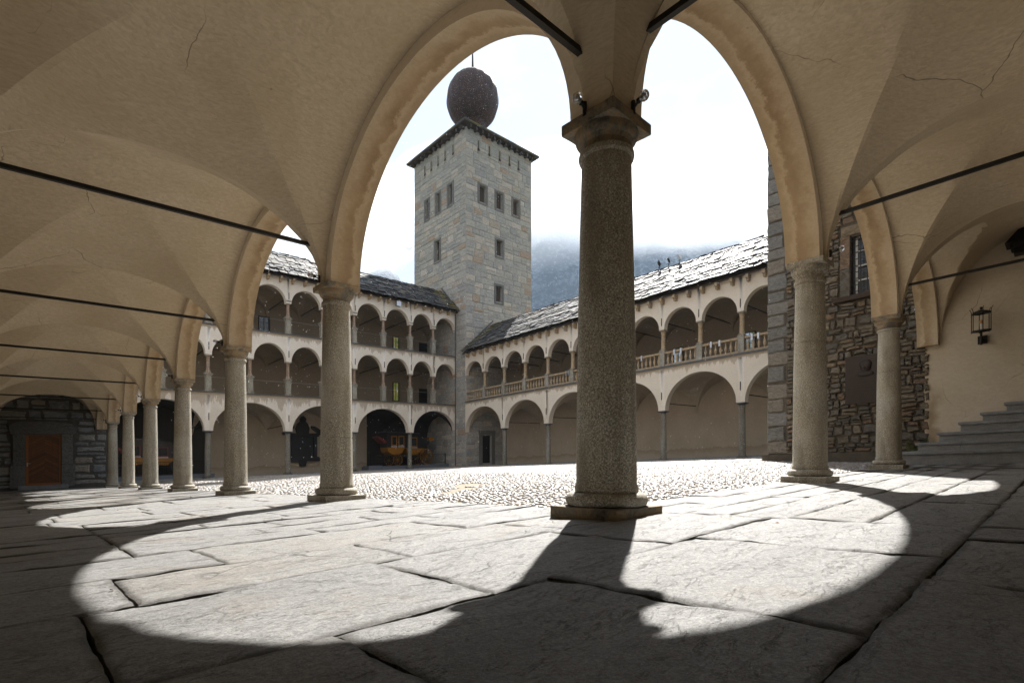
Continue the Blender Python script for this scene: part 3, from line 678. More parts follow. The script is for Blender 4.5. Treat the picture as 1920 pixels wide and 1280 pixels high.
# columns
CA = column_meshes('corner', 3.36, .258, .212, .342, .088, .115, .272, .095, .16, .352, GRANITE, CAPITAL_DARK, CAPITAL_DARK)
CB = column_meshes('row', 3.36, .245, .205, .335, .085, .11, .268, .085, .17, .325, GRANITE, CAPITAL, GRANITE)
CC = column_meshes('far', 3.36, .238, .196, .325, .08, .10, .272, .06, .13, .315, GRANITE_L, GREYSTONE, GRANITE)
CD = column_meshes('right', 3.36, .238, .198, .322, .085, .105, .262, .075, .19, .312, GRANITE, GREYSTONE, GRANITE)
put_column(CA, 0, 0, 0, arc, 'corner column with dark weathered capital')
for n in range(1, 7): put_column(CB if n < 5 else CC, 0, n*S, 0, arc)
put_column(CD, S, 0, 0, arc); put_column(CD, 2*S, 0, 0, arc, None, 'column', CA[1])
# corbel piers on the end walls and small pier blocks above each capital
for (x, y) in ((0, 7*S-.03), (3*S-.03, 0)):
    g = G()
    if y > 1: g.box(-.20, .28, y-.24, y, Z0-.02, Z0+.3)
    else: g.box(x-.24, x, -.20, .28, Z0-.02, Z0+.3)
    g.put('corbel', RINGX if y > 1 else RINGY, arc)
# iron tie rods
for n in range(0, 7):
    G().obar((-.30, n*S, 3.93-(.12 if n == 0 else 0)), (-4.7, n*S, 3.93-(.12 if n == 0 else 0)), .05, .05).put('tie_rod', IRON, arc)
    G().box(-.32, -.26, n*S-.022, n*S+.022, 3.85-(.12 if n == 0 else 0), 3.99-(.12 if n == 0 else 0)).put('rod_anchor', IRON, arc)
for n in range(0, 3):
    z = (3.93, 3.99, 3.99)[n]
    G().obar((n*S, -.28, z), (n*S, -4.3, z), .05, .05).put('tie_rod', IRON, arc)
    G().box(n*S-.022, n*S+.022, -.30, -.26, z-.08, z+.06).put('rod_anchor', IRON, arc)
ya = 7*S-.5
G().obar((-.25, ya, 3.93), (-4.7, ya, 3.93), .04, .04).put('tie_rod', IRON, arc)

# ------------------------------------------------------------------ left end wall with the chevron door
DX0, DX1, DZ0, DZ1 = -3.25, -1.76, .24, 3.03
lw = empty('stone_end_wall', -2.3, 36.5, 0, 'dark grey block wall closing the left arcade, with a brown chevron-boarded door', 'wall')
g = G()
for a, b, c, d in ((-5.1, DX0-.05, 0, 5.9), (DX1+.05, .34, 0, 5.9), (DX0-.05, DX1+.05, DZ1+.02, 5.9), (DX0-.05, DX1+.05, -.05, DZ0-.02)): g.box(a, b, 36.52, 37.1, c-.1, d)
g.put('wall_core', MORTAR_D, lw)
r = random.Random(3)
rects = courses(-4.9, .30, .12, 5.8, (.26, .66), (.4, 1.35), r, holes=[(DX0-.52, DX1+.52, -1, 3.06), (-3.92, -1.08, 3.0, 3.72)], joint=.05)
stones_on(((0, 36.52), 0), rects, lw, (DSTONE, DSTONE), 'stone', 200, .05, .45, wob=.03, seed=2)
G().box(DX0-.5, DX0-.01, 36.40, 36.6, 1.35, 3.04).put('jamb', QUOIN, lw); G().box(DX1+.01, DX1+.5, 36.40, 36.6, 1.4, 3.04).put('jamb', QUOIN, lw)
G().box(DX0-.62, DX0-.01, 36.42, 36.6, .1, 1.33).put('jamb', QUOIN, lw); G().box(DX1+.01, DX1+.6, 36.42, 36.6, .1, 1.38).put('jamb', QUOIN, lw)
G().prism([(-3.86, 3.06), (-1.2, 3.06), (-1.05, 3.35), (-1.3, 3.66), (-2.3, 3.76), (-3.6, 3.72), (-3.92, 3.5)], 36.38, 36.6, lambda s, d, z: (s, d, z)).put('lintel', QUOIN, lw)
G().box(DX0-.3, DX1+.3, 36.2, 36.6, -.02, DZ0-.01).put('threshold', STEP_ST, lw)
dr = G().box(DX0-.3, DX1+.3, 36.565, 36.62, DZ0-.3, DZ1+.3).put('door', WOOD_DARK, lw); dr['label'] = 'brown larch door boarded in a chevron'
g = G(); g.box(DX0, DX0+.12, 36.50, 36.56, DZ0, DZ1).box(DX1-.10, DX1, 36.50, 36.56, DZ0, DZ1).box(DX0+.12, DX1-.10, 36.50, 36.56, DZ1-.06, DZ1).box(DX0+.12, DX1-.10, 36.50, 36.56, DZ0, DZ0+.11)
g.put('door_frame', DOORFRAME, dr)
fx0, fx1, fz0, fz1 = DX0+.125, DX1-.105, DZ0+.115, DZ1-.065; xm = (fx0+fx1)/2+.03
for sgn in (-1, 1):
    xa, xb = (fx0, xm-.004) if sgn < 0 else (xm+.004, fx1)
    for i in range(0, 26):
        c = fz0+i*.155; k = .62*sgn
        poly = [(xa, -9), (xb, -9), (xb, 9), (xa, 9)]
        # board between two slanting lines z + k*(x-xm) in [c, c+.147]
        poly = clip(poly, k, 1, c+.137+k*xm); poly = clip(poly, -k, -1, -c-k*xm)
        poly = clip(poly, 0, 1, fz1); poly = clip(poly, 0, -1, -fz0)
        if len(poly) >= 3 and abs(sum(poly[a][0]*poly[(a+1) % len(poly)][1]-poly[(a+1) % len(poly)][0]*poly[a][1] for a in range(len(poly))))/2 > .004:
            G().prism(poly, 36.53+random.Random(i*7+sgn).uniform(-.012, .008), 36.565, lambda s, d, z: (s, d, z)).put('board', BOARD, dr)
g = G().box(DX0+.05, DX0+.09, 36.47, 36.5, DZ0+1.05, DZ0+1.25).tube((DX0+.07, 36.44, DZ0+1.2), (DX0+.2, 36.44, DZ0+1.2), .012); g.put('handle', METALGREY, dr)

# ------------------------------------------------------------------ far left wing (three storeys), wing A
wa = empty('three_storey_gallery_wing', 13.2, 36.5, .2, 'pale three storey gallery wing with two upper rows of small arches, left of the tower', 'building')
XA = [.46, 5.69, 10.92, 16.14, 21.37, 26.2]
XAh = [XA[0]]
for a, b in zip(XA, XA[1:]): XAh += [(a+b)/2, b]
for i, (a, b) in enumerate(zip(XA, XA[1:])):
    arch_wall('arch', frameA, a, b, .26, 3.35, 1.98, 5.72, 0, .45, FACADE_A, wa, n=36, p1=(.26 if i < 4 else .0))
for i, (a, b) in enumerate(zip(XAh, XAh[1:])):
    p1 = .19 if i < 9 else 0.0
    arch_wall('arch', frameA, a, b, .19, 8.43, 1.24, 10.24, 0, .38, FACADE_A, wa, n=28, p1=p1)
    arch_wall('arch', frameA, a, b, .19, 12.72, 1.14, 14.55, 0, .38, FACADE_A, wa, n=28, p1=p1)
G().box(.345, XA[0], 36.5, 37.0, -.3, 14.55).put('end_pier', FACADE_A, wa)
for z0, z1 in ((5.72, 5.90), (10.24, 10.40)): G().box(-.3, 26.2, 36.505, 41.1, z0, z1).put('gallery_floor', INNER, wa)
k = 0
for z in (5.90, 10.40):
    for a in range(11):
        x0 = -.2+a*2.4; x1 = min(26.18, x0+2.395); G().box(x0, x1, 36.38, 37.0, z+.002, z+.06).put('ledge_slab', SLEDGE, wa)
for a_, b_, m_ in ((-.3, 6.6, SHADE_DARK), (6.6, 19.6, INNER), (19.6, 26.2, SHADE_DARK)): G().box(a_, b_, 41.1, 41.5, -.3, 5.72).put('rear_wall', m_, wa)
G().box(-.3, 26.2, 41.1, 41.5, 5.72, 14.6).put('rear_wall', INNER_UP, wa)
G().box(-.3, 26.2, 37.0, 41.1, .05, .24).put('gallery_paving', STEP_ST, wa)
for lev, (edges, zi, rs_, rd_) in enumerate(((XA, 3.35, 2.05, 2.05), (XAh, 8.43, 1.28, 1.55), (XAh, 12.72, 1.18, 1.5))):
    for a, b in zip(edges, edges[1:]):
        vault('vault', frameA, a, b, .4, 4.6, (a+b)/2, (b-a)/2-.05, 2.5, 2.05, zi, lambda d, q=rs_: q, lambda s, a=a, b=b, q=rd_: q*.86+q*.14*dome((s-(a+b)/2)/((b-a)/2)), INNER_UP if lev else (SHADE_DARK if a > 16 or a < 1 else INNER), wa, n=12)
        z = zi+.5
        G().obar((b, 36.75, z), (b, 41.1, z), .045, .045).put('tie_rod', IRON, wa) if b < 26 else None
WG = column_meshes('wingground', 3.15, .195, .168, .26, .09, .09, .27, .06, .12, .235, GRANITE_W, SLEDGE, SLEDGE, n=24)
for x in XA[1:-1]: put_column(WG, x, 36.72, .2, wa)
def small_col(parent, x, y, z, shape, mat, name='gallery_column', capm=None):
    g = G()
    if shape == 'A':       # tall pedestal, moulding, short shaft, abacus
        g.box(-.24, .24, -.22, .22, 0, .10, 1).box(-.175, .175, -.16, .16, .10, 1.08, 1).box(-.21, .21, -.2, .2, 1.08, 1.16, 1).box(-.26, .26, -.24, .24, 1.16, 1.24, 1)
        g.lathe([(.19, 1.24), (.2, 1.30), (.135, 1.36), (.118, 1.5), (.105, 2.22), (.13, 2.26), (.13, 2.30), (.115, 2.32), (.16, 2.40)], n=16).box(-.20, .20, -.19, .19, 2.40, 2.485, 1)
    else:
        g.box(-.2, .2, -.17, .17, 0, .05, 1).lathe([(.18, .05), (.19, .09), (.145, .14), (.14, .2), (.125, 1.10), (.15, 1.14), (.15, 1.18), (.135, 1.2), (.19, 1.28)], n=16).box(-.235, .235, -.19, .19, 1.28, 1.345, 1)
    V, F = g.V, g.F; key = 'me_'+shape+mat.name
    me = bpy.data.meshes.get(key)
    if me is None:
        me = mesh_from(key, V, F, [mat, GREYSTONE], g.M); clean(me); me.polygons.foreach_set('use_smooth', [True]*len(me.polygons)); me.set_sharp_from_angle(angle=math.radians(40))
    return obj(name, me, (x, y, z+gr(x, y)), parent)
def m_pinkstone(name, a, b):
    t = NT(name); n = t.noise(3.5, 6, .65, 1.5, vec=t.map(t.objco(), (1.4, 1.4, 1))); n2 = t.noise(1.2, 4, .6)
    c = t.mix(t.rng(n, .4, .6), a, b); c = t.mix(t.rng(n2, .55, .66, 0, .6), c, (.35, .33, .30)); return t.done(c, .8, t.bump(n, .02, .6))
PINK = m_pinkstone('veined_pink_stone', (.42, .31, .22), (.22, .155, .115)); SAND = m_pinkstone('sandstone', (.46, .36, .235), (.34, .24, .14))
for x in XAh[1:-1]:
    for z in (5.962, 10.462): small_col(wa, x, 36.69, z-.015, 'A', PINK)
for xs_, zs_ in ((XA[1:-1], (4.05,)), (XAh[1:-1], (8.75, 13.02))):
    for x in xs_:
        for z in zs_: G().box(x-.018, x+.018, 36.46, 36.5, z, z+.48).put('tie_plate', IRON, wa)
# wire handrails between the pedestals
for z in (5.96, 10.46):
    for a, b in zip(XAh, XAh[1:]):
        G().tube((a+.17, 36.69, z+1.0), (b-.17, 36.69, z+1.0), .008, 6).put('wire', METALGREY, wa)
# eave brackets
x = .6
while x < 26.1:
    G().box(x-.075, x+.075, 36.05, 36.5, 14.30, 14.48).box(x-.06, x+.06, 36.2, 36.5, 14.14, 14.30).put('eave_bracket', SAND, wa); x += .88
# rear-wall windows of the upper galleries
def window(parent, fr, s0, s1, z0, z1, d, glass, nx=2, nz=4, rev=.14, fw=.05):
    g = G()
    def bx(a, b, c, e, d0, d1, m=0): g.prism([(a, c), (b, c), (b, e), (a, e)], d0, d1, fr, m)
    bx(s0-fw, s0, z0-fw, z1+fw, d-rev, d-.01); bx(s1, s1+fw, z0-fw, z1+fw, d-rev, d-.01); bx(s0, s1, z1, z1+fw, d-rev, d-.01); bx(s0, s1, z0-fw, z0, d-rev, d-.01)
    for i in range(1, nx): c = s0+(s1-s0)*i/nx; bx(c-.015, c+.015, z0, z1, d-.07, d-.035)
    for i in range(1, nz): c = z0+(z1-z0)*i/nz; bx(s0, s1, c-.012, c+.012, d-.066, d-.038)
    w = g.put('window', WOOD_DARK, parent)
    p = G().prism([(s0, z0), (s1, z0), (s1, z1), (s0, z1)], d-.034, d-.02, fr)
    o = build('pane', p.V, p.F, glass, None); o.parent = w; o.location = o.location-ABS[w.name]
    return w
window(wa, frameA, 22.3, 22.85, 6.7, 8.35, 4.6, DAYGLASS); window(wa, frameA, 22.3, 22.85, 11.1, 12.7, 4.6, DAYGLASS)
for s, z in ((10.3, 11.0), (2.2, 6.7), (2.2, 11.0)): window(wa, frameA, s, s+.75, z, z+1.7, 4.6, GLASS)
G().box(25.2, 26.1, 41.0, 41.098, 6.0, 8.0).put('doorway', DARK, wa); G().box(25.2, 26.1, 41.0, 41.098, 10.5, 12.5).put('doorway', DARK, wa)

# ------------------------------------------------------------------ far right wing (two storeys), wing B
wb = empty('two_storey_gallery_wing', 26.1, 19, .2, 'pale two storey gallery wing with stone balustrade and slate roof, right of the tower', 'building')
YB = [4.98, 9.96, 14.94, 19.92, 24.89, 29.87, 34.92]
YBh = [YB[0]]
for a, b in zip(YB, YB[1:]): YBh += [(a+b)/2, b]
for i, (a, b) in enumerate(zip(YB, YB[1:])): arch_wall('arch', frameB, a, b, .24, 3.30, 2.12, 5.86, 0, .45, FACADE_B, wb, n=36, p1=(.24 if i < 5 else 0))
for i, (a, b) in enumerate(zip(YBh, YBh[1:])): arch_wall('arch', frameB, a, b, .18, 8.45, 1.12, 10.5, 0, .38, FACADE_B, wb, n=28, p1=(.18 if i < 11 else 0))
G().box(26.1, 26.6, 4.4, 4.98, -.1, 10.5).put('end_pier', FACADE_B, wb)
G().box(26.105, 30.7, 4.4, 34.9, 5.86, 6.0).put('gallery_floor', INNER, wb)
for a in range(13):
    y0 = 4.6+a*2.33; G().box(26.0, 26.6, y0, y0+2.325, 6.002, 6.10).put('ledge_slab', SLEDGE, wb)
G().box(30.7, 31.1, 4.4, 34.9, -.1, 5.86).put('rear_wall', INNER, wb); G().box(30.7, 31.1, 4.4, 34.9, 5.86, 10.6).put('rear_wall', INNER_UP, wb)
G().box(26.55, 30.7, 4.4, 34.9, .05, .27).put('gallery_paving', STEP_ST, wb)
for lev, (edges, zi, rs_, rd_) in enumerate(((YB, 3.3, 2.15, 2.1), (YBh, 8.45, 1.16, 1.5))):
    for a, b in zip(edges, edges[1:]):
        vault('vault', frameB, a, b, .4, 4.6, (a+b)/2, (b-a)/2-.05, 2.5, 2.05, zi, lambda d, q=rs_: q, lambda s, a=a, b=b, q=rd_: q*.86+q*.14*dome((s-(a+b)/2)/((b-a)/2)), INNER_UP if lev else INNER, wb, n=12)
        if a > 5: G().obar((26.35, a, zi+.5), (30.7, a, zi+.5), .045, .045).put('tie_rod', IRON, wb)
for y in YB[:-1]: put_column(WG, 26.32, y, .2-.05, wb)
for y in YBh[1:-1]: small_col(wb, 26.31, y, 7.10, 'B', SAND)
for y in YB[1:-1]: G().box(26.06, 26.1, y-.018, y+.018, 4.0, 4.48).put('tie_plate', IRON, wb)
for y in YBh[1:-1]: G().box(26.06, 26.1, y-.018, y+.018, 8.68, 9.16).put('tie_plate', IRON, wb)
# balustrade
bal = G().lathe([(.055, 0), (.062, .03), (.04, .05), (.05, .09), (.085, .20), (.088, .27), (.055, .40), (.034, .50), (.042, .53), (.036, .56), (.058, .60), (.06, .64)], n=12)
bal_me = clean(mesh_from('baluster', bal.V, bal.F, SAND, smooth=True)); bal_me.set_sharp_from_angle(angle=math.radians(45))
for a, b in zip(YBh, YBh[1:]):
    G().box(26.17, 26.45, a+.18, b-.18, 6.90, 7.02).put('handrail', SAND, wb); G().box(26.17, 26.45, a+.18, b-.18, 6.10, 6.235).put('bottom_rail', SAND, wb)
    nb = 7; L = b-a-.36
    for i in range(nb):
        y = a+.18+L*(i+.5)/nb; obj('baluster', bal_me, (26.31, y, 6.25+gr(26.31, y)), wb)
for y in YBh[:-1]: G().box(26.12, 26.50, y-.178, y+.178, 6.10, 7.05).box(26.09, 26.53, y-.21, y+.21, 7.05, 7.10).box(26.10, 26.52, y-.195, y+.195, 6.10, 6.16).put('pedestal', GREYSTONE, wb)
y = 5.0
while y < 34.8:
    G().box(25.68, 26.1, y-.08, y+.08, 10.14, 10.34).box(25.8, 26.1, y-.065, y+.065, 9.98, 10.14).put('eave_bracket', SAND, wb); y += .89
for y, z in ((16.3, 7.2), (11.3, 7.3), (21.7, 7.2)): window(wb, frameB, y-.33, y+.33, z-.5, z+.85, 4.6, SKYGLASS, 2, 2)

# roofs: overlapping irregular stone slates
def slate_roof(parent, fr, s0, s1, d_eave, z_eave, d_ridge, z_ridge, seed, rows, wr, cap=300, tiers=(.36, .68), fallback=True):
    r = random.Random(seed); dx = d_ridge-d_eave; dz = z_ridge-z_eave; L = math.hypot(dx, dz); ux, uz = dx/L, dz/L; nx_, nz_ = -uz, ux
    g = G(); t = .10                                   # boarded deck under the slates
    g.prism([(s0, 0), (s1, 0), (s1, 1), (s0, 1)], 0, 1, lambda s, d, q: fr(s, d_eave+ux*L*q-nx_*t*d*0+nx_*(-.05-t*d), z_eave+uz*L*q+nz_*(-.05-t*d)))
    back = d_ridge+(d_ridge-d_eave)*.9
    g.prism([(s0, 0), (s1, 0), (s1, 1), (s0, 1)], 0, 1, lambda s, d, q: fr(s, d_ridge+(back-d_ridge)*q, z_ridge-.06-(z_ridge-z_eave)*.9*q-.1*d))
    g.put('roof_deck', WOOD_DARK, parent)
    items = []
    exp = L/rows
    for k in range(rows+1):
        q = k*exp; lift = sum(.13 for tt in tiers if q/L < tt)   # lower tiers stand proud, leaving a step
        lift = -sum(.11 for tt in tiers if q/L >= tt)+.22
        s = s0+r.uniform(-.3, 0)
        while s < s1:
            w = r.uniform(*wr); a = max(s, s0); b = min(s+w, s1); s += w
            if b-a < .12: continue
            dep = exp*r.uniform(1.35, 1.75); th = r.uniform(.03, .06); q0 = q-r.uniform(0, .10)-(.08 if k == 0 else 0)
            q1 = min(q0+dep, L+.05); tl = r.uniform(-.02, .035); items.append((a+.008, b-.008, q0, q1, th, lift+tl, r.uniform(-.03, .03), r.uniform(.0, .06), r.uniform(.0, .06), k))
    camp = cam.location; full = []
    for it in items:
        a, b, q0, q1, th, lf, tw, c0, c1, k = it
        def P(s, q, h): return fr(s, d_eave+ux*q+nx_*h, z_eave+uz*q+nz_*h)
        h0 = lf+.075; h1 = lf+.0
        bot = [(a+c0, q0, h0-th+tw), (a+(b-a)*.5, q0-c1*.6, h0-th), (b-c1, q0+c0*.4, h0-th-tw), (b, q1, h1-th), (a, q1, h1-th)]
        top = [(s, q, h+th) for s, q, h in bot]
        V = [P(*e) for e in bot]+[P(*e) for e in top]
        F = [(4, 3, 2, 1, 0), (5, 6, 7, 8, 9)]+[(i, (i+1) % 5, 5+(i+1) % 5, 5+i) for i in range(5)]
        c = Vector(V[0]); full.append((-(b-a)/(c-camp).length, V, F))
    full.sort(key=lambda e: e[0]); rest = G()
    for i, (_, V, F) in enumerate(full):
        if i < cap: build('slate', V, F, SLATE, parent, fix=False)
        else: rest.add(V, F)
    if rest.V: build('slates', rest.V, rest.F, SLATE_I, parent, fix=False)['kind'] = 'stuff'
slate_roof(wa, frameA, -.4, 26.18, -.48, 14.50, 2.1, 17.05, 5, 10, (.32, .8))
slate_roof(wb, frameB, 4.0, 34.93, -.42, 10.44, 3.3, 13.55, 6, 13, (.35, .85))
# lead flashing where the roofs run against the tower
G().obar((26.14, 36.0, 14.62), (26.14, 38.6, 17.35), .10, .12).put('flashing', SLEDGE, wa)
G().obar((25.7, 34.89, 10.62), (29.4, 34.89, 13.9), .10, .12).put('flashing', SLEDGE, wb)

# ------------------------------------------------------------------ tower
TX, TY, TW = 26.2, 34.95, 8.5
tw = empty('stone_tower', TX+TW/2, TY+TW/2, .2, 'tall square grey stone tower with a dark onion dome and a spire', 'tower')
ZE = 31.2
wr_ = []      # windows on the right face (s = x-TX)
for s, z0, z1, w in ((1.99, 24.85, 26.4, .78), (4.10, 24.85, 26.4, .78), (6.30, 24.9, 26.42, .74), (4.12, 20.35, 21.85, .76), (4.05, 15.9, 17.42, .76)): wr_.append((s-w/2, s+w/2, z0, z1))
wl_ = []      # left face (s = TY+TW - y)
for y, z0, z1, w in ((41.15, 24.95, 26.8, .56), (39.28, 24.9, 26.8, .60), (37.3, 24.95, 26.85, .62), (39.38, 20.25, 22.2, .72)): wl_.append((43.45-y-w/2, 43.45-y+w/2, z0, z1))
slr = [(x, 29.42, 30.42) for x in (1.48, 2.80, 4.13, 5.42, 6.66)]; sll = [(43.45-y, 29.35, 30.35) for y in (36.85, 38.1, 39.25, 40.4, 41.5)]
ddoor = (1.95, 3.10, .44, 3.04)
fR = lambda s, d, z: (TX+s, TY+d, z); fL = lambda s, d, z: (TX+d, TY+TW-s, z)
def face_core(fr, holes, z0, z1, W):
    xs_ = sorted({0, W} | {h[0] for h in holes} | {h[1] for h in holes}); zs_ = sorted({z0, z1} | {h[2] for h in holes} | {h[3] for h in holes}); g = G()
    for a, b in zip(xs_, xs_[1:]):
        for c, d in zip(zs_, zs_[1:]):
            if any(a >= h[0]-1e-6 and b <= h[1]+1e-6 and c >= h[2]-1e-6 and d <= h[3]+1e-6 for h in holes): continue
            g.add([fr(a, 0, c), fr(b, 0, c), fr(b, 0, d), fr(a, 0, d)], [(0, 1, 2, 3)])
    for h in holes:
        a, b, c, d = h
        for p, q in (((a, c), (b, c)), ((b, c), (b, d)), ((b, d), (a, d)), ((a, d), (a, c))): g.add([fr(p[0], 0, p[1]), fr(q[0], 0, q[1]), fr(q[0], .5, q[1]), fr(p[0], .5, p[1])], [(0, 1, 2, 3)])
    return g
hs = lambda sl: [(s-.07, s+.07, a, b) for s, a, b in sl]
face_core(fR, wr_+hs(slr)+[ddoor], 0, ZE, TW).put('wall_core', MORTAR_T, tw, fix=False)
face_core(fL, wl_+hs(sll), 0, ZE, TW).put('wall_core', MORTAR_T, tw, fix=False)
G().box(TX+.55, TX+TW, TY+.55, TY+TW, 0, ZE).put('inner_mass', DARK, tw)
r = random.Random(21)
fm = .24
def openings(ws, sl): return [(a-fm, b+fm, c-.14, d+.2) for a, b, c, d in ws]+[(s-.16, s+.16, a-.12, b+.08) for s, a, b in sl]
rr1 = courses(0.0, TW, 9.0, ZE-.05, (.42, .80), (.5, 1.45), r, holes=openings(wr_, slr), quoin=.9)
rr1 += courses(0.0, TW, .2, 9.0, (.42, .7), (.6, 1.4), r, holes=[(1.55, 3.5, 0, 3.5)], quoin=.9)
rl1 = courses(0.0, TW, 6.0, ZE-.05, (.42, .80), (.5, 1.45), r, holes=openings(wl_, sll), quoin=.0)
rl1 += courses(TW-2.2, TW, .2, 6.0, (.42, .7), (.6, 1.2), r)
rl1 += courses(2.1, TW-2.2, .2, 6.0, (.42, .7), (.6, 1.2), r)
stones_on(((TX, TY), 0), rr1, tw, (TSTONE, TSTONE_I), 'stone', 150, .045, .14, seed=4)
stones_on(((TX, TY+TW), -math.pi/2), rl1, tw, (TSTONE, TSTONE_I), 'stone', 150, .045, .14, seed=5)
for fr, ws in ((fR, wr_), (fL, wl_)):
    for a, b, c, d in ws:
        g = G()
        for (p, q, u, v) in ((a-.22, a-.005, c-.1, d), (b+.005, b+.22, c-.1, d), (a-.22, b+.22, d+.004, d+.18), (a-.2, b+.2, c-.24, c-.104)): g.prism([(p, u), (q, u), (q, v), (p, v)], -.05, .3, fr)
        w = g.put('window_surround', QUOIN, tw)
        sh = G().prism([(a, c), (b, c), (b, d), (a, d)], .28, .32, fr); n_sh = 4
        for i in range(1, 2): x = a+(b-a)*i/2; sh.prism([(x-.02, c), (x+.02, c), (x+.02, d), (x-.02, d)], .25, .28, fr)
        o = build('shutter', sh.V, sh.F, WOOD_DARK, None); o.parent = w; o.location = o.location-ABS[w.name]
for fr, sl in ((fR, slr), (fL, sll)):
    for s, a, b in sl:
        # keyhole loophole: a pale plate with a narrow slot ending in a round hole
        out = [(s-.18, a-.14), (s+.18, a-.14), (s+.16, b+.1), (s-.16, b+.1)]; cz = a+.17; R = .14
        g = G(); n = 14
        hole = [(s-.06, b), (s-.06, cz+R*.92)] + [(s+R*math.cos(t), cz+R*math.sin(t)) for t in [math.pi*.63+i*(2*math.pi-.52*math.pi/2)/n for i in range(n+1)]][:-1] + [(s+.06, cz+R*.92), (s+.06, b)]
        g.prism(out, -.035, .02, fr, 0); ow = g.put('loophole', CREAM, tw)
        h = G().prism(hole, -.037, -.03, fr); o = build('slot', h.V, h.F, DARK, None); o.parent = ow; o.location = o.location-ABS[ow.name]
# eaves, pyramid roof, onion dome
E_ = .55; cx_, cy_ = TX+TW/2, TY+TW/2
G().box(TX-E_, TX+TW+E_, TY-E_, TY+TW+E_, ZE+.12, ZE+.20).put('eave_board', WOOD_DARK, tw)
g = G(); b0 = [(TX-E_-.05, TY-E_-.05), (TX+TW+E_+.05, TY-E_-.05), (TX+TW+E_+.05, TY+TW+E_+.05), (TX-E_-.05, TY+TW+E_+.05)]
g.add([(x, y, ZE+.20) for x, y in b0]+[(x, y, ZE+.32) for x, y in b0]+[(cx_+s*1.3, cy_+t*1.3, ZE+2.5) for s, t in ((-1, -1), (1, -1), (1, 1), (-1, 1))],
      [(0, 1, 2, 3), (0, 1, 5, 4), (1, 2, 6, 5), (2, 3, 7, 6), (3, 0, 4, 7), (4, 5, 9, 8), (5, 6, 10, 9), (6, 7, 11, 10), (7, 4, 8, 11), (8, 9, 10, 11)])
g.put('roof', SLATE, tw)
for i in range(12):
    s = .25+i*(TW-.5)/11
    for (x0, x1, y0, y1) in ((TX+s-.1, TX+s+.1, TY-.42, TY), (TX-.42, TX, TY+s-.1, TY+s+.1)): G().box(x0, x1, y0, y1, ZE-.2, ZE+.10).put('eave_bracket', WOOD_DARK, tw)
CZ = 37.6
prof = [(1.5, ZE+2.0), (1.45, ZE+2.7), (1.15, ZE+3.2), (1.25, ZE+3.6)] + [(2.68*math.cos(a)**.93, CZ+2.82*math.sin(a)) for a in [math.radians(x) for x in range(-62, 87, 7)]] + [(.22, CZ+3.02), (.12, CZ+3.3)]
g = G().lathe(prof, cx_, cy_, n=18); V = [(x+.035*mn.noise((x*.9, y*.9, z*.9)), y+.035*mn.noise((x*.9+5, y*.9, z*.9)), z) for x, y, z in g.V]
dm = build('onion_dome', V, g.F, ONION, tw); 
g = G().lathe([(.15, CZ+3.2), (.11, CZ+3.6), (.05, CZ+5.4), (.02, CZ+7.0)], cx_, cy_, 10); g.sphere((cx_, cy_, CZ+5.3), .2); sp_ = g.put('spire', IRON, tw, smooth=True)
# door at the foot of the tower, opening into the last bay of the right wing
G().prism([(1.95, .44), (3.1, .44), (3.1, 3.04), (1.95, 3.04)], .25, .3, fR).put('door', DARK, tw)
g = G()
for (p, q, u, v) in ((1.55, 1.94, .3, 3.05), (3.11, 3.5, .3, 3.05), (1.5, 3.55, 3.055, 3.5)): g.prism([(p, u), (q, u), (q, v), (p, v)], -.06, .2, fR)
g.put('door_surround', QUOIN, tw)
# downpipe in the corner and tie plate
G().tube((TX-.08, 36.42, .3), (TX-.08, 36.42, 14.4), .05, 10).put('downpipe', SLEDGE, wa)

# ------------------------------------------------------------------ rubble building on the right, with window, plaque and plinth
RX = 15.66
rb = empty('rubble_stone_building', 18, 2.3, 0, 'tall brown rubble stone building behind the two right-hand columns', 'building')
WH = (4.54-2.02, 4.54-.95, 5.36, 7.20)            # window hole in s along the wall (s = 4.54-y)
fW = lambda s, d, z: (RX+d, 4.54-s, z)
face_core(fW, [WH], -.2, 16.5, 4.60).put('wall_core', MORTAR_R, rb, fix=False)
g = G(); g.box(RX+.55, 27, -4.3, 4.5, -.3, 16.4).box(RX+.01, 27, 4.50, 4.54, -.3, 16.4).box(RX+.01, RX+.56, 3.0, 4.5, 10.5, 16.4); g.put('side_wall', MORTAR_R, rb)
r = random.Random(8)
rr2 = courses(0.62, 4.52, .36, 11.6, (.09, .34), (.13, .52), r, holes=[(WH[0]-.30, WH[1]+.3, WH[2]-.25, WH[3]+.3)], joint=.004)
stones_on(((RX, 4.54), -math.pi/2), rr2, rb, (RSTONE, RSTONE_I), 'stone', 280, .10, .5, wob=.12, seed=6, inset=.06)
rq = []; z = .36; k = 0
while z < 14: h = r.uniform(.38, .62); w = (.66, .52)[k % 2]+r.uniform(-.04, .05); rq.append((w/2-.01, z+h/2, w+.03, h+.012)); z += h; k += 1
stones_on(((RX, 4.54), -math.pi/2), rq, rb, (QUOIN, QUOIN), 'quoin', 60, .06, .22, wob=.02, seed=7, inset=.03)
for (a, b, c, d) in ((WH[0]-.27, WH[0]-.01, 5.30, 6.2), (WH[0]-.27, WH[0]-.01, 6.22, 7.25), (WH[1]+.01, WH[1]+.27, 5.3, 6.3), (WH[1]+.01, WH[1]+.27, 6.32, 7.25), (WH[0]-.25, WH[1]+.25, 7.26, 7.55)):
    G().prism([(a, c), (b, c), (b, d), (a, d)], -.06, .3, fW).put('window_surround', RSTONE, rb)
G().prism([(WH[0]-.45, 5.16), (WH[1]+.4, 5.16), (WH[1]+.4, 5.30), (WH[0]-.45, 5.30)], -.22, .3, fW).put('window_sill', IRON_RUST, rb)
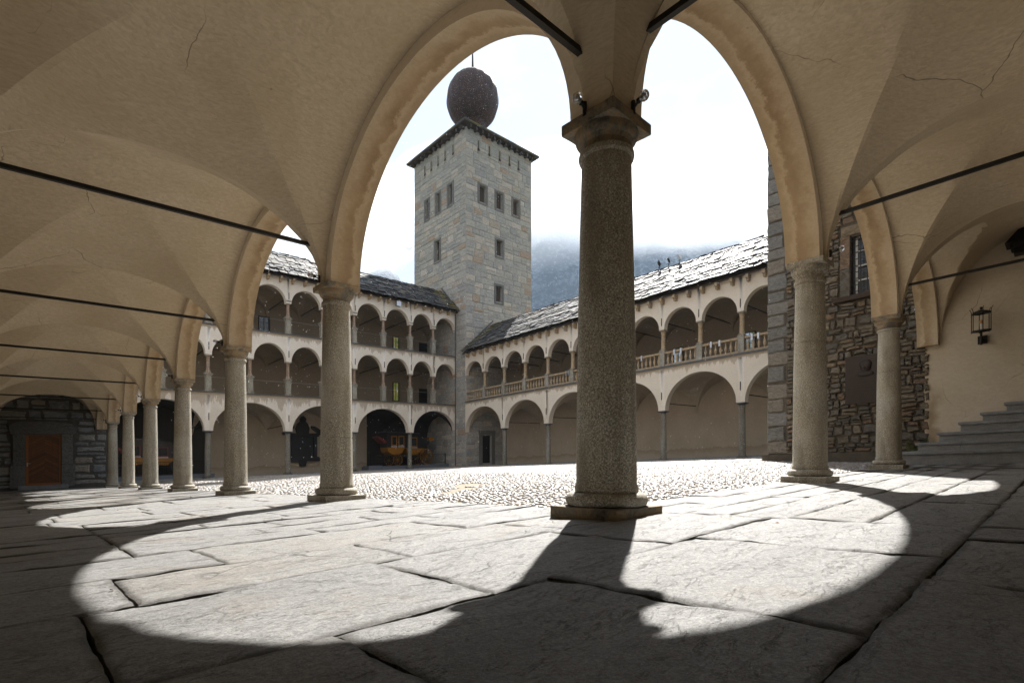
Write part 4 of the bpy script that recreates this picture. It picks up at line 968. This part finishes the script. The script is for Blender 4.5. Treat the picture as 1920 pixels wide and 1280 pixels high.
g = G(); bx = lambda g, a, b, c, d, e, f, m=0: g.prism([(a, c), (b, c), (b, d), (a, d)], e, f, fW, m)
bx(g, WH[0]+.1, WH[0]+.16, WH[2], WH[3], .2, .25); bx(g, WH[1]-.06, WH[1], WH[2], WH[3], .2, .25); cs = (WH[0]+WH[1])/2+.05; bx(g, cs-.03, cs+.03, WH[2], WH[3], .2, .25)
for i in range(5): zz = WH[2]+(WH[3]-WH[2])*i/4; bx(g, WH[0]+.1, WH[1], zz-.02, zz+.02, .2, .245)
w = g.put('window', WHITEP, rb)
p_ = G(); bx(p_, WH[0], WH[1], WH[2], WH[3], .26, .28); o = build('pane', p_.V, p_.F, GLASS, None); o.parent = w; o.location = o.location-ABS[w.name]
g = G()
for i in range(6): s = WH[0]+(WH[1]-WH[0])*(i+.5)/6; bx(g, s-.012, s+.012, WH[2], WH[3], .05, .075)
for i in range(9): zz = WH[2]+(WH[3]-WH[2])*(i+.5)/9; bx(g, WH[0], WH[1], zz-.012, zz+.012, .076, .09)
g.put('window_grille', IRON, rb)
G().box(RX-.16, RX+.02, .34, 4.68, -.06, .36).put('base_course', MORTAR_R, rb)

pl = empty('bronze_plaque', RX-.1, 1.6, 1.9, 'dark bronze memorial plaque with a relief head, on the rubble wall between two columns', 'plaque')
py0, py1 = .93, 2.13
G().box(RX-.13, RX-.09, py0, py1, 1.87, 3.37).put('plate', BRONZE, pl)
g = G().box(RX-.145, RX-.13, 1.20, 1.92, 2.72, 3.24); g.put('relief_panel', BRONZE, pl)
g = G(); V0 = G().sphere((0, 0, 0), 1, 18, 12).V; F0 = G().sphere((0, 0, 0), 1, 18, 12).F
g.add([(RX-.145+.05*x, 1.57+.15*y, 3.0+.19*z) for x, y, z in V0], F0).add([(RX-.15+.045*x, 1.57+.17*y, 3.08+.14*z) for x, y, z in V0], F0).add([(RX-.16+.05*x, 1.60+.03*y, 2.97+.05*z) for x, y, z in V0], F0).add([(RX-.15+.03*x, 1.57+.22*y, 2.78+.08*z) for x, y, z in V0], F0)
g.put('relief_head', BRONZE, pl, smooth=True)
g = G(); r = random.Random(2)
for k in range(7):
    z = 2.58-k*.09; a = py0+.16+(.12 if k < 2 else 0); 
    while a < py1-.18-(.12 if k < 2 else 0):
        w_ = r.uniform(.02, .05); g.box(RX-.137, RX-.129, a, a+w_, z-.02, z+.02); a += w_+.018+(.03 if r.random() < .2 else 0)
g.put('raised_inscription', BRONZE, pl)['kind'] = 'stuff'

# ------------------------------------------------------------------ right end wall (yellow plaster) and stairs
yw = empty('plaster_end_wall', RX, -2.1, 0, 'ochre yellow plastered wall closing the right arcade above the stairs', 'wall')
g = G()
n = 26; edge = []
for i in range(n+1): z = -.2+(3.38+.2)*i/n; edge.append((.13+.055*mn.noise((z*2.3, 1.0, 4.0))+.03*mn.noise((z*9, 1.0, 4.0)), z))
poly = edge+[(.28, 3.40), (.28, 6.5), (-4.4, 6.5), (-4.4, -.2)]
g.prism(poly, RX-.035, RX+.3, lambda s, d, z: (d, s, z)); g.put('plaster_face', YELLOW, yw)

st = empty('staircase', RX-1.5, -2.2, 0, 'grey granite steps rising to the right in front of the yellow wall', 'staircase')
SY = [.375, -.005, -.395, -.79, -1.19, -1.62, -2.05]; SZ = [.325, .56, .80, 1.045, 1.27, 1.50, 1.73]
for i in range(7):
    f = RX-(1.0+(5-i)*.32); zb = SZ[i]-.245 if i else -.05; y = SY[i]; k = 0
    while y > -4.2:
        w_ = (1.55, .9, 1.7, 1.25)[(i+k) % 4]; y2 = max(-4.26, y-w_)
        g = G().box(f+.05, RX-.04, y2+.004, y-(.05 if k == 0 else .004), zb, SZ[i]-.07)
        bm_ = G().box(f, RX-.04, y2+.004, y-(.0 if k == 0 else .004), SZ[i]-.07, SZ[i])
        g.add(bm_.V, bm_.F); me_o = g.put('step_block', STEP_ST, st); y = y2; k += 1
# weeds at the foot of the wall
def weeds(x, y, z, n, h, seed, lab):
    r = random.Random(seed); g = G()
    for i in range(n):
        a = r.uniform(0, 6.28); l = h*r.uniform(.4, 1.0); b = r.uniform(0, .16); px, pyy = x+b*math.cos(a*3), y+b*math.sin(a*3)
        tx_, ty_ = math.cos(a)*l*.45, math.sin(a)*l*.45; w = .022
        nx_, ny_ = -math.sin(a)*w, math.cos(a)*w
        g.add([(px, pyy, z), (px+tx_*.4+nx_, pyy+ty_*.4+ny_, z+l*.6), (px+tx_, pyy+ty_, z+l), (px+tx_*.4-nx_, pyy+ty_*.4-ny_, z+l*.6)], [(0, 1, 2, 3)])
    tag(g.put('weed', LEAF, fix=False), lab, 'weed')
weeds(RX-.25, .27, .0, 160, .75, 3, 'dark green weeds growing where rubble wall, yellow wall and steps meet')

# ------------------------------------------------------------------ wall lantern, hooded lamp
lx, ly = 15.22, -1.14
la = empty('wall_lantern', lx, ly, 3.3, 'black six-sided iron wall lantern with a bare bulb, on the yellow wall', 'lantern')
hexp = [(math.cos(math.radians(60*i+15)), math.sin(math.radians(60*i+15))) for i in range(6)]
g = G(); R_ = .21
for z0 in (3.50, 3.98):
    for i in range(6):
        a, b = hexp[i], hexp[(i+1) % 6]; g.obar((lx+a[0]*R_, ly+a[1]*R_, z0), (lx+b[0]*R_, ly+b[1]*R_, z0), .025, .025)
for a in hexp: g.obar((lx+a[0]*R_, ly+a[1]*R_, 3.47), (lx+a[0]*R_, ly+a[1]*R_, 4.02), .018, .018); g.tube((lx+a[0]*R_, ly+a[1]*R_, 4.0), (lx+a[0]*R_*1.05, ly+a[1]*R_*1.05, 4.07), .008, 6); g.tube((lx+a[0]*R_*1.05, ly+a[1]*R_*1.05, 4.07), (lx+a[0]*R_*1.22, ly+a[1]*R_*1.22, 4.13), .007, 6)
g.put('frame', IRON, la)
g = G().lathe([(.20, 3.985), (.17, 4.02), (.03, 4.07), (.02, 4.09)], lx, ly, 6); g.sphere((lx, ly, 4.12), .035, 10, 6); g.put('cap', IRON, la)
g = G().lathe([(.2, 3.485), (.2, 3.5)], lx, ly, 6).tube((lx, ly, 3.13), (lx, ly, 3.5), .028, 10).box(lx+.03, RX-.04, ly-.03, ly+.03, 3.26, 3.34).box(RX-.1, RX-.036, ly-.10, ly+.10, 3.2, 3.42); g.put('bracket', IRON, la)
g = G().tube((lx, ly, 3.5), (lx, ly, 3.64), .018, 10).tube((lx, ly, 3.64), (lx, ly, 3.70), .026, 12); g.put('bulb_socket', WHITEP, la)
g = G().sphere((lx, ly, 3.745), .042, 14, 10, sz=1.25); g.put('bulb', m_flat('amber_bulb', (.55, .26, .08), .15, 0, .1), la, smooth=True)
hl = empty('hooded_lamp', 15.2, -2.1, 5.4, 'black hooded metal lamp cut by the right picture edge, high on the yellow wall', 'lamp')
g = G(); g.add([(14.9, -1.62, 5.62), (15.62, -1.62, 5.62), (15.62, -2.7, 5.62), (14.9, -2.7, 5.62), (15.1, -1.95, 6.05), (15.62, -1.95, 6.05), (15.62, -2.4, 6.05), (15.1, -2.4, 6.05)], [(0, 1, 2, 3), (4, 5, 6, 7), (0, 1, 5, 4), (1, 2, 6, 5), (2, 3, 7, 6), (3, 0, 4, 7)]); g.put('hood', IRON, hl)
g = G().box(15.0, 15.6, -2.6, -1.72, 5.50, 5.62).box(15.1, 15.5, -2.5, -1.78, 5.36, 5.5); g.put('lamp_body', IRON, hl)

# ------------------------------------------------------------------ bare clear bulbs at the column heads
def globe(x, y, z, bx_, by_, label):
    e = empty('globe_lamp', x, y, z, label, 'lamp', 'clear globe lamps fixed above the capitals')
    G().sphere((x, y, z), .043, 20, 14).put('glass_globe', CLEAR, e, smooth=True)
    G().sphere((x, y, z), .018, 10, 8).tube((x, y, z), (x+(bx_-x)*.3, y+(by_-y)*.3, z), .012, 8).put('filament_core', METALGREY, e)
    g = G().tube((x+(bx_-x)*.25, y+(by_-y)*.25, z), (x+(bx_-x)*.55, y+(by_-y)*.55, z-.005), .022, 12).tube((x+(bx_-x)*.5, y+(by_-y)*.5, z-.005), (bx_, by_, z-.03), .011, 8).tube((bx_, by_, z-.08), (bx_, by_, z+.03), .018, 10)
    g.put('bracket', IRON, e)
globe(-.39, -.0, 3.42, -.27, .02, 'clear globe lamp at the left side of the corner column head')
globe(-.01, -.38, 3.41, .02, -.26, 'clear globe lamp at the right side of the corner column head')
ordn = ['nearest', 'second', 'third', 'fourth', 'fifth', 'sixth']
for n in range(1, 7): globe(-.43, n*S-.03, 3.46, -.28, n*S, 'clear globe lamp above the %s column of the left row after the corner' % ordn[n-1])
globe(S+.0, -.43, 3.46, S, -.28, 'clear globe lamp above the nearest column of the right row'); globe(2*S, -.43, 3.46, 2*S, -.28, 'clear globe lamp above the farther column of the right row')

# ------------------------------------------------------------------ mail coaches, platform, railings
def coach(x0, y, zg, label, k=1.0, kz=1.0, dark=False):
    """horse-drawn coach standing along x; x0 = front axle"""
    e = empty('mail_coach', x0+1.5, y, zg, label, 'coach')
    X = lambda a: x0+a*k
    fr = lambda s, d, z: (X(s), y+d, zg+z*kz)
    body = [(-.95, 1.62), (-.85, 1.25), (-.45, 1.0), (.15, .98), (.55, 1.12), (.85, 1.62)]; W_ = .62
    G().prism(body, -W_, W_, fr).put('front_body', YELLOWP, e)
    body2 = [(1.0, 1.52), (1.08, 1.2), (1.35, .96), (2.15, .90), (2.2, 1.52)]
    G().prism(body2, -W_, W_, fr).put('rear_body', YELLOWP, e)
    G().prism([(2.2, 1.1), (2.95, 1.15), (2.95, 1.5), (2.2, 1.52)], -W_*.8, W_*.8, fr).put('boot', YELLOWP, e)
    g = G().prism([(-.95, 1.625), (2.25, 1.525), (2.3, 2.85), (1.0, 2.92), (-1.0, 2.98)], -W_+.01, W_-.01, fr); g.put('cabin', BLACKP, e)
    G().prism([(-1.15, 2.98), (2.4, 2.86), (2.35, 2.98), (.6, 3.06), (-1.05, 3.10)], -W_-.08, W_+.08, fr).put('roof', BLACKP, e)
    g = G().prism([(-.8, 3.1), (1.6, 3.02), (1.5, 3.25), (-.7, 3.32)], -W_*.7, W_*.7, fr); g.put('luggage', BLACKP, e)
    for a, b, z0, z1 in ((-.55, .0, 1.78, 2.62), (.16, .74, 1.78, 2.62), (1.10, 2.1, 1.68, 2.5)):
        g = G(); t = .07
        for (p, q, u, v) in ((a, a+t, z0, z1), (b-t, b, z0, z1), (a+t, b-t, z0, z0+t), (a+t, b-t, z1-t, z1)): g.prism([(p, u), (q, u), (q, v), (p, v)], -W_-.03, -W_+.005, fr)
        f = g.put('window_frame', REDP if dark else YELLOWP, e)
        p_ = G().prism([(a+t, z0+t), (b-t, z0+t), (b-t, z1-t), (a+t, z1-t)], -W_-.005, -W_+.004, fr); o = build('pane', p_.V, p_.F, GLASS, None); o.parent = f; o.location = o.location-ABS[f.name]
        G().prism([(a, z0-.14), (b, z0-.14), (b, z0-.04), (a, z0-.04)], -W_-.02, -W_+.004, fr).put('route_board', WHITEP, e)
        G().prism([(a+.05, z0-.11), (b-.05, z0-.11), (b-.05, z0-.07), (a+.05, z0-.07)], -W_-.024, -W_-.02, fr).put('route_stripe', REDP, e)
    g = G().prism([(-1.2, 2.02), (-.96, 2.0), (-.96, 2.2), (-1.75, 2.62), (-1.85, 2.55)], -W_*.8, W_*.8, fr); g.put('driver_box', REDP, e)
    g = G().prism([(3.55, 2.2), (4.1, 2.25), (4.05, 2.55), (3.5, 2.5)], -W_*.7, W_*.7, fr); g.put('rear_seat', YELLOWP, e)
    g = G().prism([(2.3, 1.5), (3.6, 1.9), (3.6, 2.2), (2.3, 2.85)], -W_*.75, W_*.75, fr); g.put('rear_hood', BLACKP, e)
    g = G().prism([(-1.5, .95), (-.9, .90), (2.9, .72), (2.9, .80), (-.9, .98), (-1.5, 1.05)], -.4, .4, fr).prism([(-1.6, .60), (-.3, .60), (-.3, .68), (-1.6, .72)], -.05, .05, fr); g.put('undercarriage', WOOD_DARK, e)
    WP = WOOD_DARK if dark else YELLOWP
    for sx, r_ in ((0, .52*kz), (3.0, .74*kz)):
        for sd in (-1, 1):
            yy = y+sd*(W_+.12); c = (X(sx), yy, zg+r_); n = 40
            def rg(r0, r1, h):
                g = G(); V = []; 
                for i in range(n):
                    a = 2*math.pi*i/n
                    for rr in (r0, r1):
                        for q in (-h, h): V.append((c[0]+rr*math.cos(a), c[1]+q, c[2]+rr*math.sin(a)))
                F = []
                for i in range(n):
                    a, b = 4*i, 4*((i+1) % n); F += [(a, b, b+1, a+1), (a+2, a+3, b+3, b+2), (a, a+2, b+2, b), (a+1, b+1, b+3, a+3)]
                return g.add(V, F)
            wl = rg(r_*.86, r_*.97, .035).put('wheel', WP, e, graded=False)
            def sub(nm, g, m): o = build(nm, g.V, g.F, m, None, graded=False); o.parent = wl; o.location = o.location-ABS[wl.name]
            sub('tyre', rg(r_*.965, r_, .04), IRON)
            sub('hub', G().tube((c[0], c[1]-.09, c[2]), (c[0], c[1]+.09, c[2]), .075, 14), WP)
            ns = 12 if r_ > .6 else 10
            for i in range(ns):
                a = 2*math.pi*(i+.3)/ns; sub('spoke', G().tube((c[0]+.05*math.cos(a), c[1], c[2]+.05*math.sin(a)), (c[0]+r_*.88*math.cos(a), c[1], c[2]+r_*.88*math.sin(a)), .02, 6), WP)
    return e
tag(G().box(19.0, 25.9, 37.15, 40.9, .24, .52).put('coach_platform', PLATFORM), 'low grey platform under the yellow coach beside the tower', 'platform')
tag(G().box(.5, 6.2, 37.15, 40.9, .22, .50).put('coach_platform', PLATFORM), 'low blue grey platform under the coach at the far left', 'platform')
coach(20.85, 38.6, .52, 'yellow and black mail coach parked under the arches beside the tower')
coach(2.2, 38.9, .50, 'dark yellow coach half hidden between the left-hand columns', k=.72, kz=.74, dark=True)
def fence(x0, x1, y, z, h, label):
    e = empty('iron_railing', x0, y, z, label, 'railing', 'low black railings around the coaches')
    for s in (x0, x1): G().box(s-.03, s+.03, y-.03, y+.03, z, z+h+.05).put('post', IRON, e)
    for zz in (z+.12, z+h-.05): G().box(x0+.03, x1-.03, y-.015, y+.015, zz, zz+.03).put('rail', IRON, e)
    n = int((x1-x0)/.11)
    for i in range(1, n): s = x0+(x1-x0)*i/n; G().tube((s, y, z+.14), (s, y, z+h-.04), .010, 5).put('bar', IRON, e)
tag(G().box(17.7, 18.98, 37.2, 38.2, .24, .60).put('concrete_block', PLATFORM), 'dark low block carrying the railing left of the yellow coach', 'block')
fence(17.9, 19.0, 37.3, .60, .95, 'short black railing standing left of the yellow coach')
fence(19.1, 25.6, 37.3, .52, .95, 'long thin black railing in front of the yellow coach')
fence(.6, 5.9, 37.3, .50, .9, 'black railing in front of the coach at the far left')

# ------------------------------------------------------------------ carved black epitaph on the rear wall
ep = empty('carved_epitaph', 13.85, 41.0, 1.1, 'black carved stone epitaph with crest and scrolls on the rear wall of the far gallery', 'monument')
fE = lambda s, d, z: (s, 41.1+d, z)
ex0, ex1 = 12.75, 14.9
G().prism([(ex0+.2, 1.5), (ex1-.2, 1.5), (ex1-.2, 3.2), (ex0+.2, 3.2)], -.12, -.002, fE).put('tablet', SLATECARVE, ep)
for s in (ex0, ex1-.28): G().prism([(s, 1.55), (s+.28, 1.55), (s+.28, 3.2), (s, 3.2)], -.26, -.002, fE).put('side_pillar', SLATECARVE, ep)
G().prism([(ex0-.15, 1.2), (ex1+.2, 1.2), (ex1+.3, 1.35), (ex1+.1, 1.55), (ex0-.1, 1.55), (ex0-.25, 1.35)], -.32, -.002, fE).put('base_moulding', SLATECARVE, ep)
G().prism([(ex0-.05, 3.2), (ex1+.05, 3.2), (ex1+.2, 3.42), (ex1+.1, 3.52), (ex0-.1, 3.52), (ex0-.2, 3.42)], -.34, -.002, fE).put('cornice', SLATECARVE, ep)
G().prism([(13.5, .8), (13.95, .8), (14.05, 1.2), (13.4, 1.2)], -.2, -.002, fE).put('bracket', SLATECARVE, ep)
G().prism([(13.25, 3.52), (14.2, 3.52), (14.28, 3.9), (14.1, 4.35), (13.95, 4.5), (14.0, 4.75), (13.72, 4.98), (13.5, 4.78), (13.52, 4.5), (13.3, 4.35), (13.15, 3.9)], -.22, -.002, fE).put('crest', SLATECARVE, ep)
G().prism([(14.45, 4.15), (14.75, 4.1), (15.2, 3.85), (15.5, 3.55), (15.45, 3.4), (15.1, 3.38), (14.95, 3.55), (14.7, 3.75), (14.45, 3.95)], -.2, -.002, fE).put('scroll', SLATECARVE, ep)
G().prism([(13.0, 4.15), (12.7, 4.1), (12.3, 3.85), (12.05, 3.55), (12.1, 3.4), (12.45, 3.38), (12.6, 3.55), (12.8, 3.75), (13.0, 3.95)], -.2, -.002, fE).put('scroll', SLATECARVE, ep)
g = G(); r = random.Random(4)
for k in range(8):
    for c in range(9): g.box(13.1+c*.17, 13.1+c*.17+r.uniform(.06, .13), 40.965, 40.98, 2.95-k*.16, 3.0-k*.16)
g.put('carved_inscription', SLATECARVE, ep)['kind'] = 'stuff'
# round stone disc on the tower side inside the last bay
g = G(); n = 28; V = [(TX-.06, 37.93+.42*math.cos(2*math.pi*i/n), 2.45+.42*math.sin(2*math.pi*i/n)) for i in range(n)]+[(TX+.02, 37.93+.42*math.cos(2*math.pi*i/n), 2.45+.42*math.sin(2*math.pi*i/n)) for i in range(n)]
g.add(V, [tuple(range(n)), tuple(range(2*n-1, n-1, -1))]+[(i, (i+1) % n, n+(i+1) % n, n+i) for i in range(n)])
tag(g.put('stone_disc', GREYSTONE), 'round pale stone disc on the tower wall behind the yellow coach', 'disc')

# a few fallen leaves on the slabs
r = random.Random(9); g = G()
for i in range(26):
    x, y = r.choice([(r.uniform(-3.4, .2), r.uniform(-1, 9)), (r.uniform(0, 6), r.uniform(-2.5, .2))]); a = r.uniform(0, 6.3); l = r.uniform(.012, .028)
    g.add([(x+l*math.cos(a), y+l*math.sin(a), .012), (x-l*.5*math.sin(a), y+l*.5*math.cos(a), .02), (x-l*math.cos(a), y-l*math.sin(a), .013), (x+l*.5*math.sin(a), y-l*.5*math.cos(a), .011)], [(0, 1, 2, 3)])
tag(g.put('fallen_leaves', m_flat('dry_leaf', (.42, .17, .05), .7), fix=False, org=(0, 0, 0)), 'tiny dry orange leaves scattered over the paving slabs', 'leaves', kind='stuff')
# ------------------------------------------------------------------ floodlights, balustrade clips
fl = [(29.25, 14.9+2.1, 'black floodlight, leftmost of three on the right-hand roof ridge', IRON), (29.25, 16.25, 'thin black floodlight seen edge-on, middle of three on the right-hand roof ridge', IRON), (29.25, 15.45, 'pale floodlight panel, rightmost of three on the right-hand roof ridge', LENS)]
for i, (x, y, lab, m) in enumerate(fl):
    e = empty('roof_floodlight', x, y, 13.6, lab, 'floodlight', 'floodlights on the right roof ridge')
    G().tube((x, y, 13.4), (x, y, 13.75), .025, 8).tube((x, y+.1, 13.75), (x, y-.1, 13.75), .02, 6).put('mount', IRON, e)
    h = G().box(-.2 if i != 1 else -.04, .2 if i != 1 else .04, -.05, .05, -.16, .16); bmx = Matrix.Translation((x, y, 13.98)) @ Matrix.Rotation(math.radians(35 if i != 1 else 70), 4, 'Z') @ Matrix.Rotation(math.radians(-25), 4, 'X')
    h.V = [tuple(bmx @ Vector(v)) for v in h.V]; h.put('lamp_head', m, e)
e = empty('eave_floodlight', 19.9, 36.1, 14.1, 'small grey blue floodlight under the eave left of the tower', 'floodlight')
G().box(19.62, 20.05, 35.95, 36.2, 13.95, 14.35).put('lamp_head', METALGREY, e); G().box(19.78, 19.9, 36.2, 36.5, 14.1, 14.2).put('bracket', IRON, e)
clips = [17.0, 16.45, 14.1, 13.65, 11.72, 11.2, 9.35, 9.0, 22.95, 22.7, 20.3, 18.9]
clips.sort()
for i, y in enumerate(clips):
    me = bpy.data.meshes.get('rail_clip')
    if me is None:
        g = G().box(-.02, 0, -.055, .055, -.30, .03).box(-.02, .30, -.055, .055, .03, .05); me = mesh_from('rail_clip', g.V, g.F, METALGREY); clean(me)
    o = obj('rail_clip', me, (26.155, y, 7.02+gr(26.155, y)), None)
    tag(o, 'shiny metal strap hooked over the balustrade of the right wing', 'clip', 'metal straps on the balustrade')

# ------------------------------------------------------------------ mountains, cloud, haze, snow flurry
fwd = Vector((math.sin(YAW), math.cos(YAW), 0)); rgt = Vector((math.cos(YAW), -math.sin(YAW), 0))
def hill(name, dist, r0, r1, n, prof, depth, seed):
    V = []; F = []; m = 26
    for i in range(n+1):
        u = r0+(r1-r0)*i/n
        for j in range(m+1):
            t = j/m; H = prof(u)
            k = math.sin(min(1, t*1.05)*math.pi/2)
            d = dist - depth*(1-t); p = cam.location+fwd*d+rgt*u
            z = -4+(H+4)*k + H*.055*mn.fractal((u*.006, d*.006, seed), 1.0, 2.0, 6)*k + 9*mn.noise((u*.06, d*.06, seed))*k
            V.append((p.x, p.y, z))
    F = [(i*(m+1)+j, (i+1)*(m+1)+j, (i+1)*(m+1)+j+1, i*(m+1)+j+1) for i in range(n) for j in range(m)]
    tag(build(name, V, F, HILL, graded=False, smooth=True, fix=False), kind='structure')
hill('hill', 1500, -640, 60, 60, lambda u: 455*math.exp(-((u+345)/170.0)**2)+70, 700, 2.0)
hill('mountain', 2100, -150, 1900, 110, lambda u: 890+80*math.sin(u*.004+1), 1200, 5.0)
def volume(name, V, F, dens, col, label=None):
    m = bpy.data.materials.new(name); m.use_nodes = True; t = m.node_tree; t.nodes.clear()
    o_ = t.nodes.new('ShaderNodeOutputMaterial'); v = t.nodes.new('ShaderNodeVolumePrincipled'); v.inputs['Color'].default_value = col+(1,); v.inputs['Density'].default_value = dens; v.inputs['Anisotropy'].default_value = 0.45
    t.links.new(v.outputs[0], o_.inputs['Volume']); o = build(name, V, F, m, graded=False); o['kind'] = 'stuff'
    if label: o['label'] = label
    return o
def cloud(dist, u, z, rx_, ry_, rz_, dens):
    g = G().sphere((0, 0, 0), 1, 40, 26); c = cam.location+fwd*dist+rgt*u
    V = [tuple(c+fwd*(x*ry_)+rgt*(y*rx_)+Vector((0, 0, z+zz*rz_))) for x, y, zz in g.V]
    V = [(a+45*mn.noise((a*.008, b*.008, c_*.008)), b, c_+45*mn.fractal((a*.009, b*.009, c_*.009+u), 1, 2, 3)) for a, b, c_ in V]
    volume('cloud_bank', V, g.F, dens, (.93, .96, 1.0), 'low white cloud drifting over the mountain side')
rc_ = random.Random(12)
cloud(1250, 70, 545, 260, 90, 120, .0035); cloud(1300, 260, 560, 260, 90, 110, .003)
for i in range(11): cloud(rc_.uniform(1150, 1450), -60+i*125+rc_.uniform(-60, 60), rc_.uniform(585, 700), rc_.uniform(230, 420), rc_.uniform(70, 130), rc_.uniform(90, 150), rc_.uniform(.0022, .0045))
cloud(1050, -330, 500, 235, 100, 90, .0035)
cloud(1000, -380, 470, 230, 90, 60, .0015)
hz = G().box(-1900, 3300, -1500, 3400, -5.0, 1250)
volume('haze', hz.V, hz.F, .00008, (.55, .74, 1.0))
# light snow in the air over the courtyard
r = random.Random(77); g = G(); Voct = [(1, 0, 0), (-1, 0, 0), (0, 1, 0), (0, -1, 0), (0, 0, 1), (0, 0, -1)]; Foct = [(0, 2, 4), (2, 1, 4), (1, 3, 4), (3, 0, 4), (2, 0, 5), (1, 2, 5), (3, 1, 5), (0, 3, 5)]
for i in range(2600):
    x = r.uniform(2.5, 25); y = r.uniform(2.5, 35); z = r.uniform(.5, 22)**1.0; d = math.hypot(x, y); s = r.uniform(.006, .0125)*(.5+d/22)
    g.add([(x+a*s, y+b*s, z+c*s*1.3) for a, b, c in Voct], Foct)
tag(build('snowflakes', g.V, g.F, m_flat('snow', (.85, .86, .88), .6, 0, 0), fix=False), 'sparse white snowflakes drifting in the air over the courtyard', 'snow', kind='stuff')
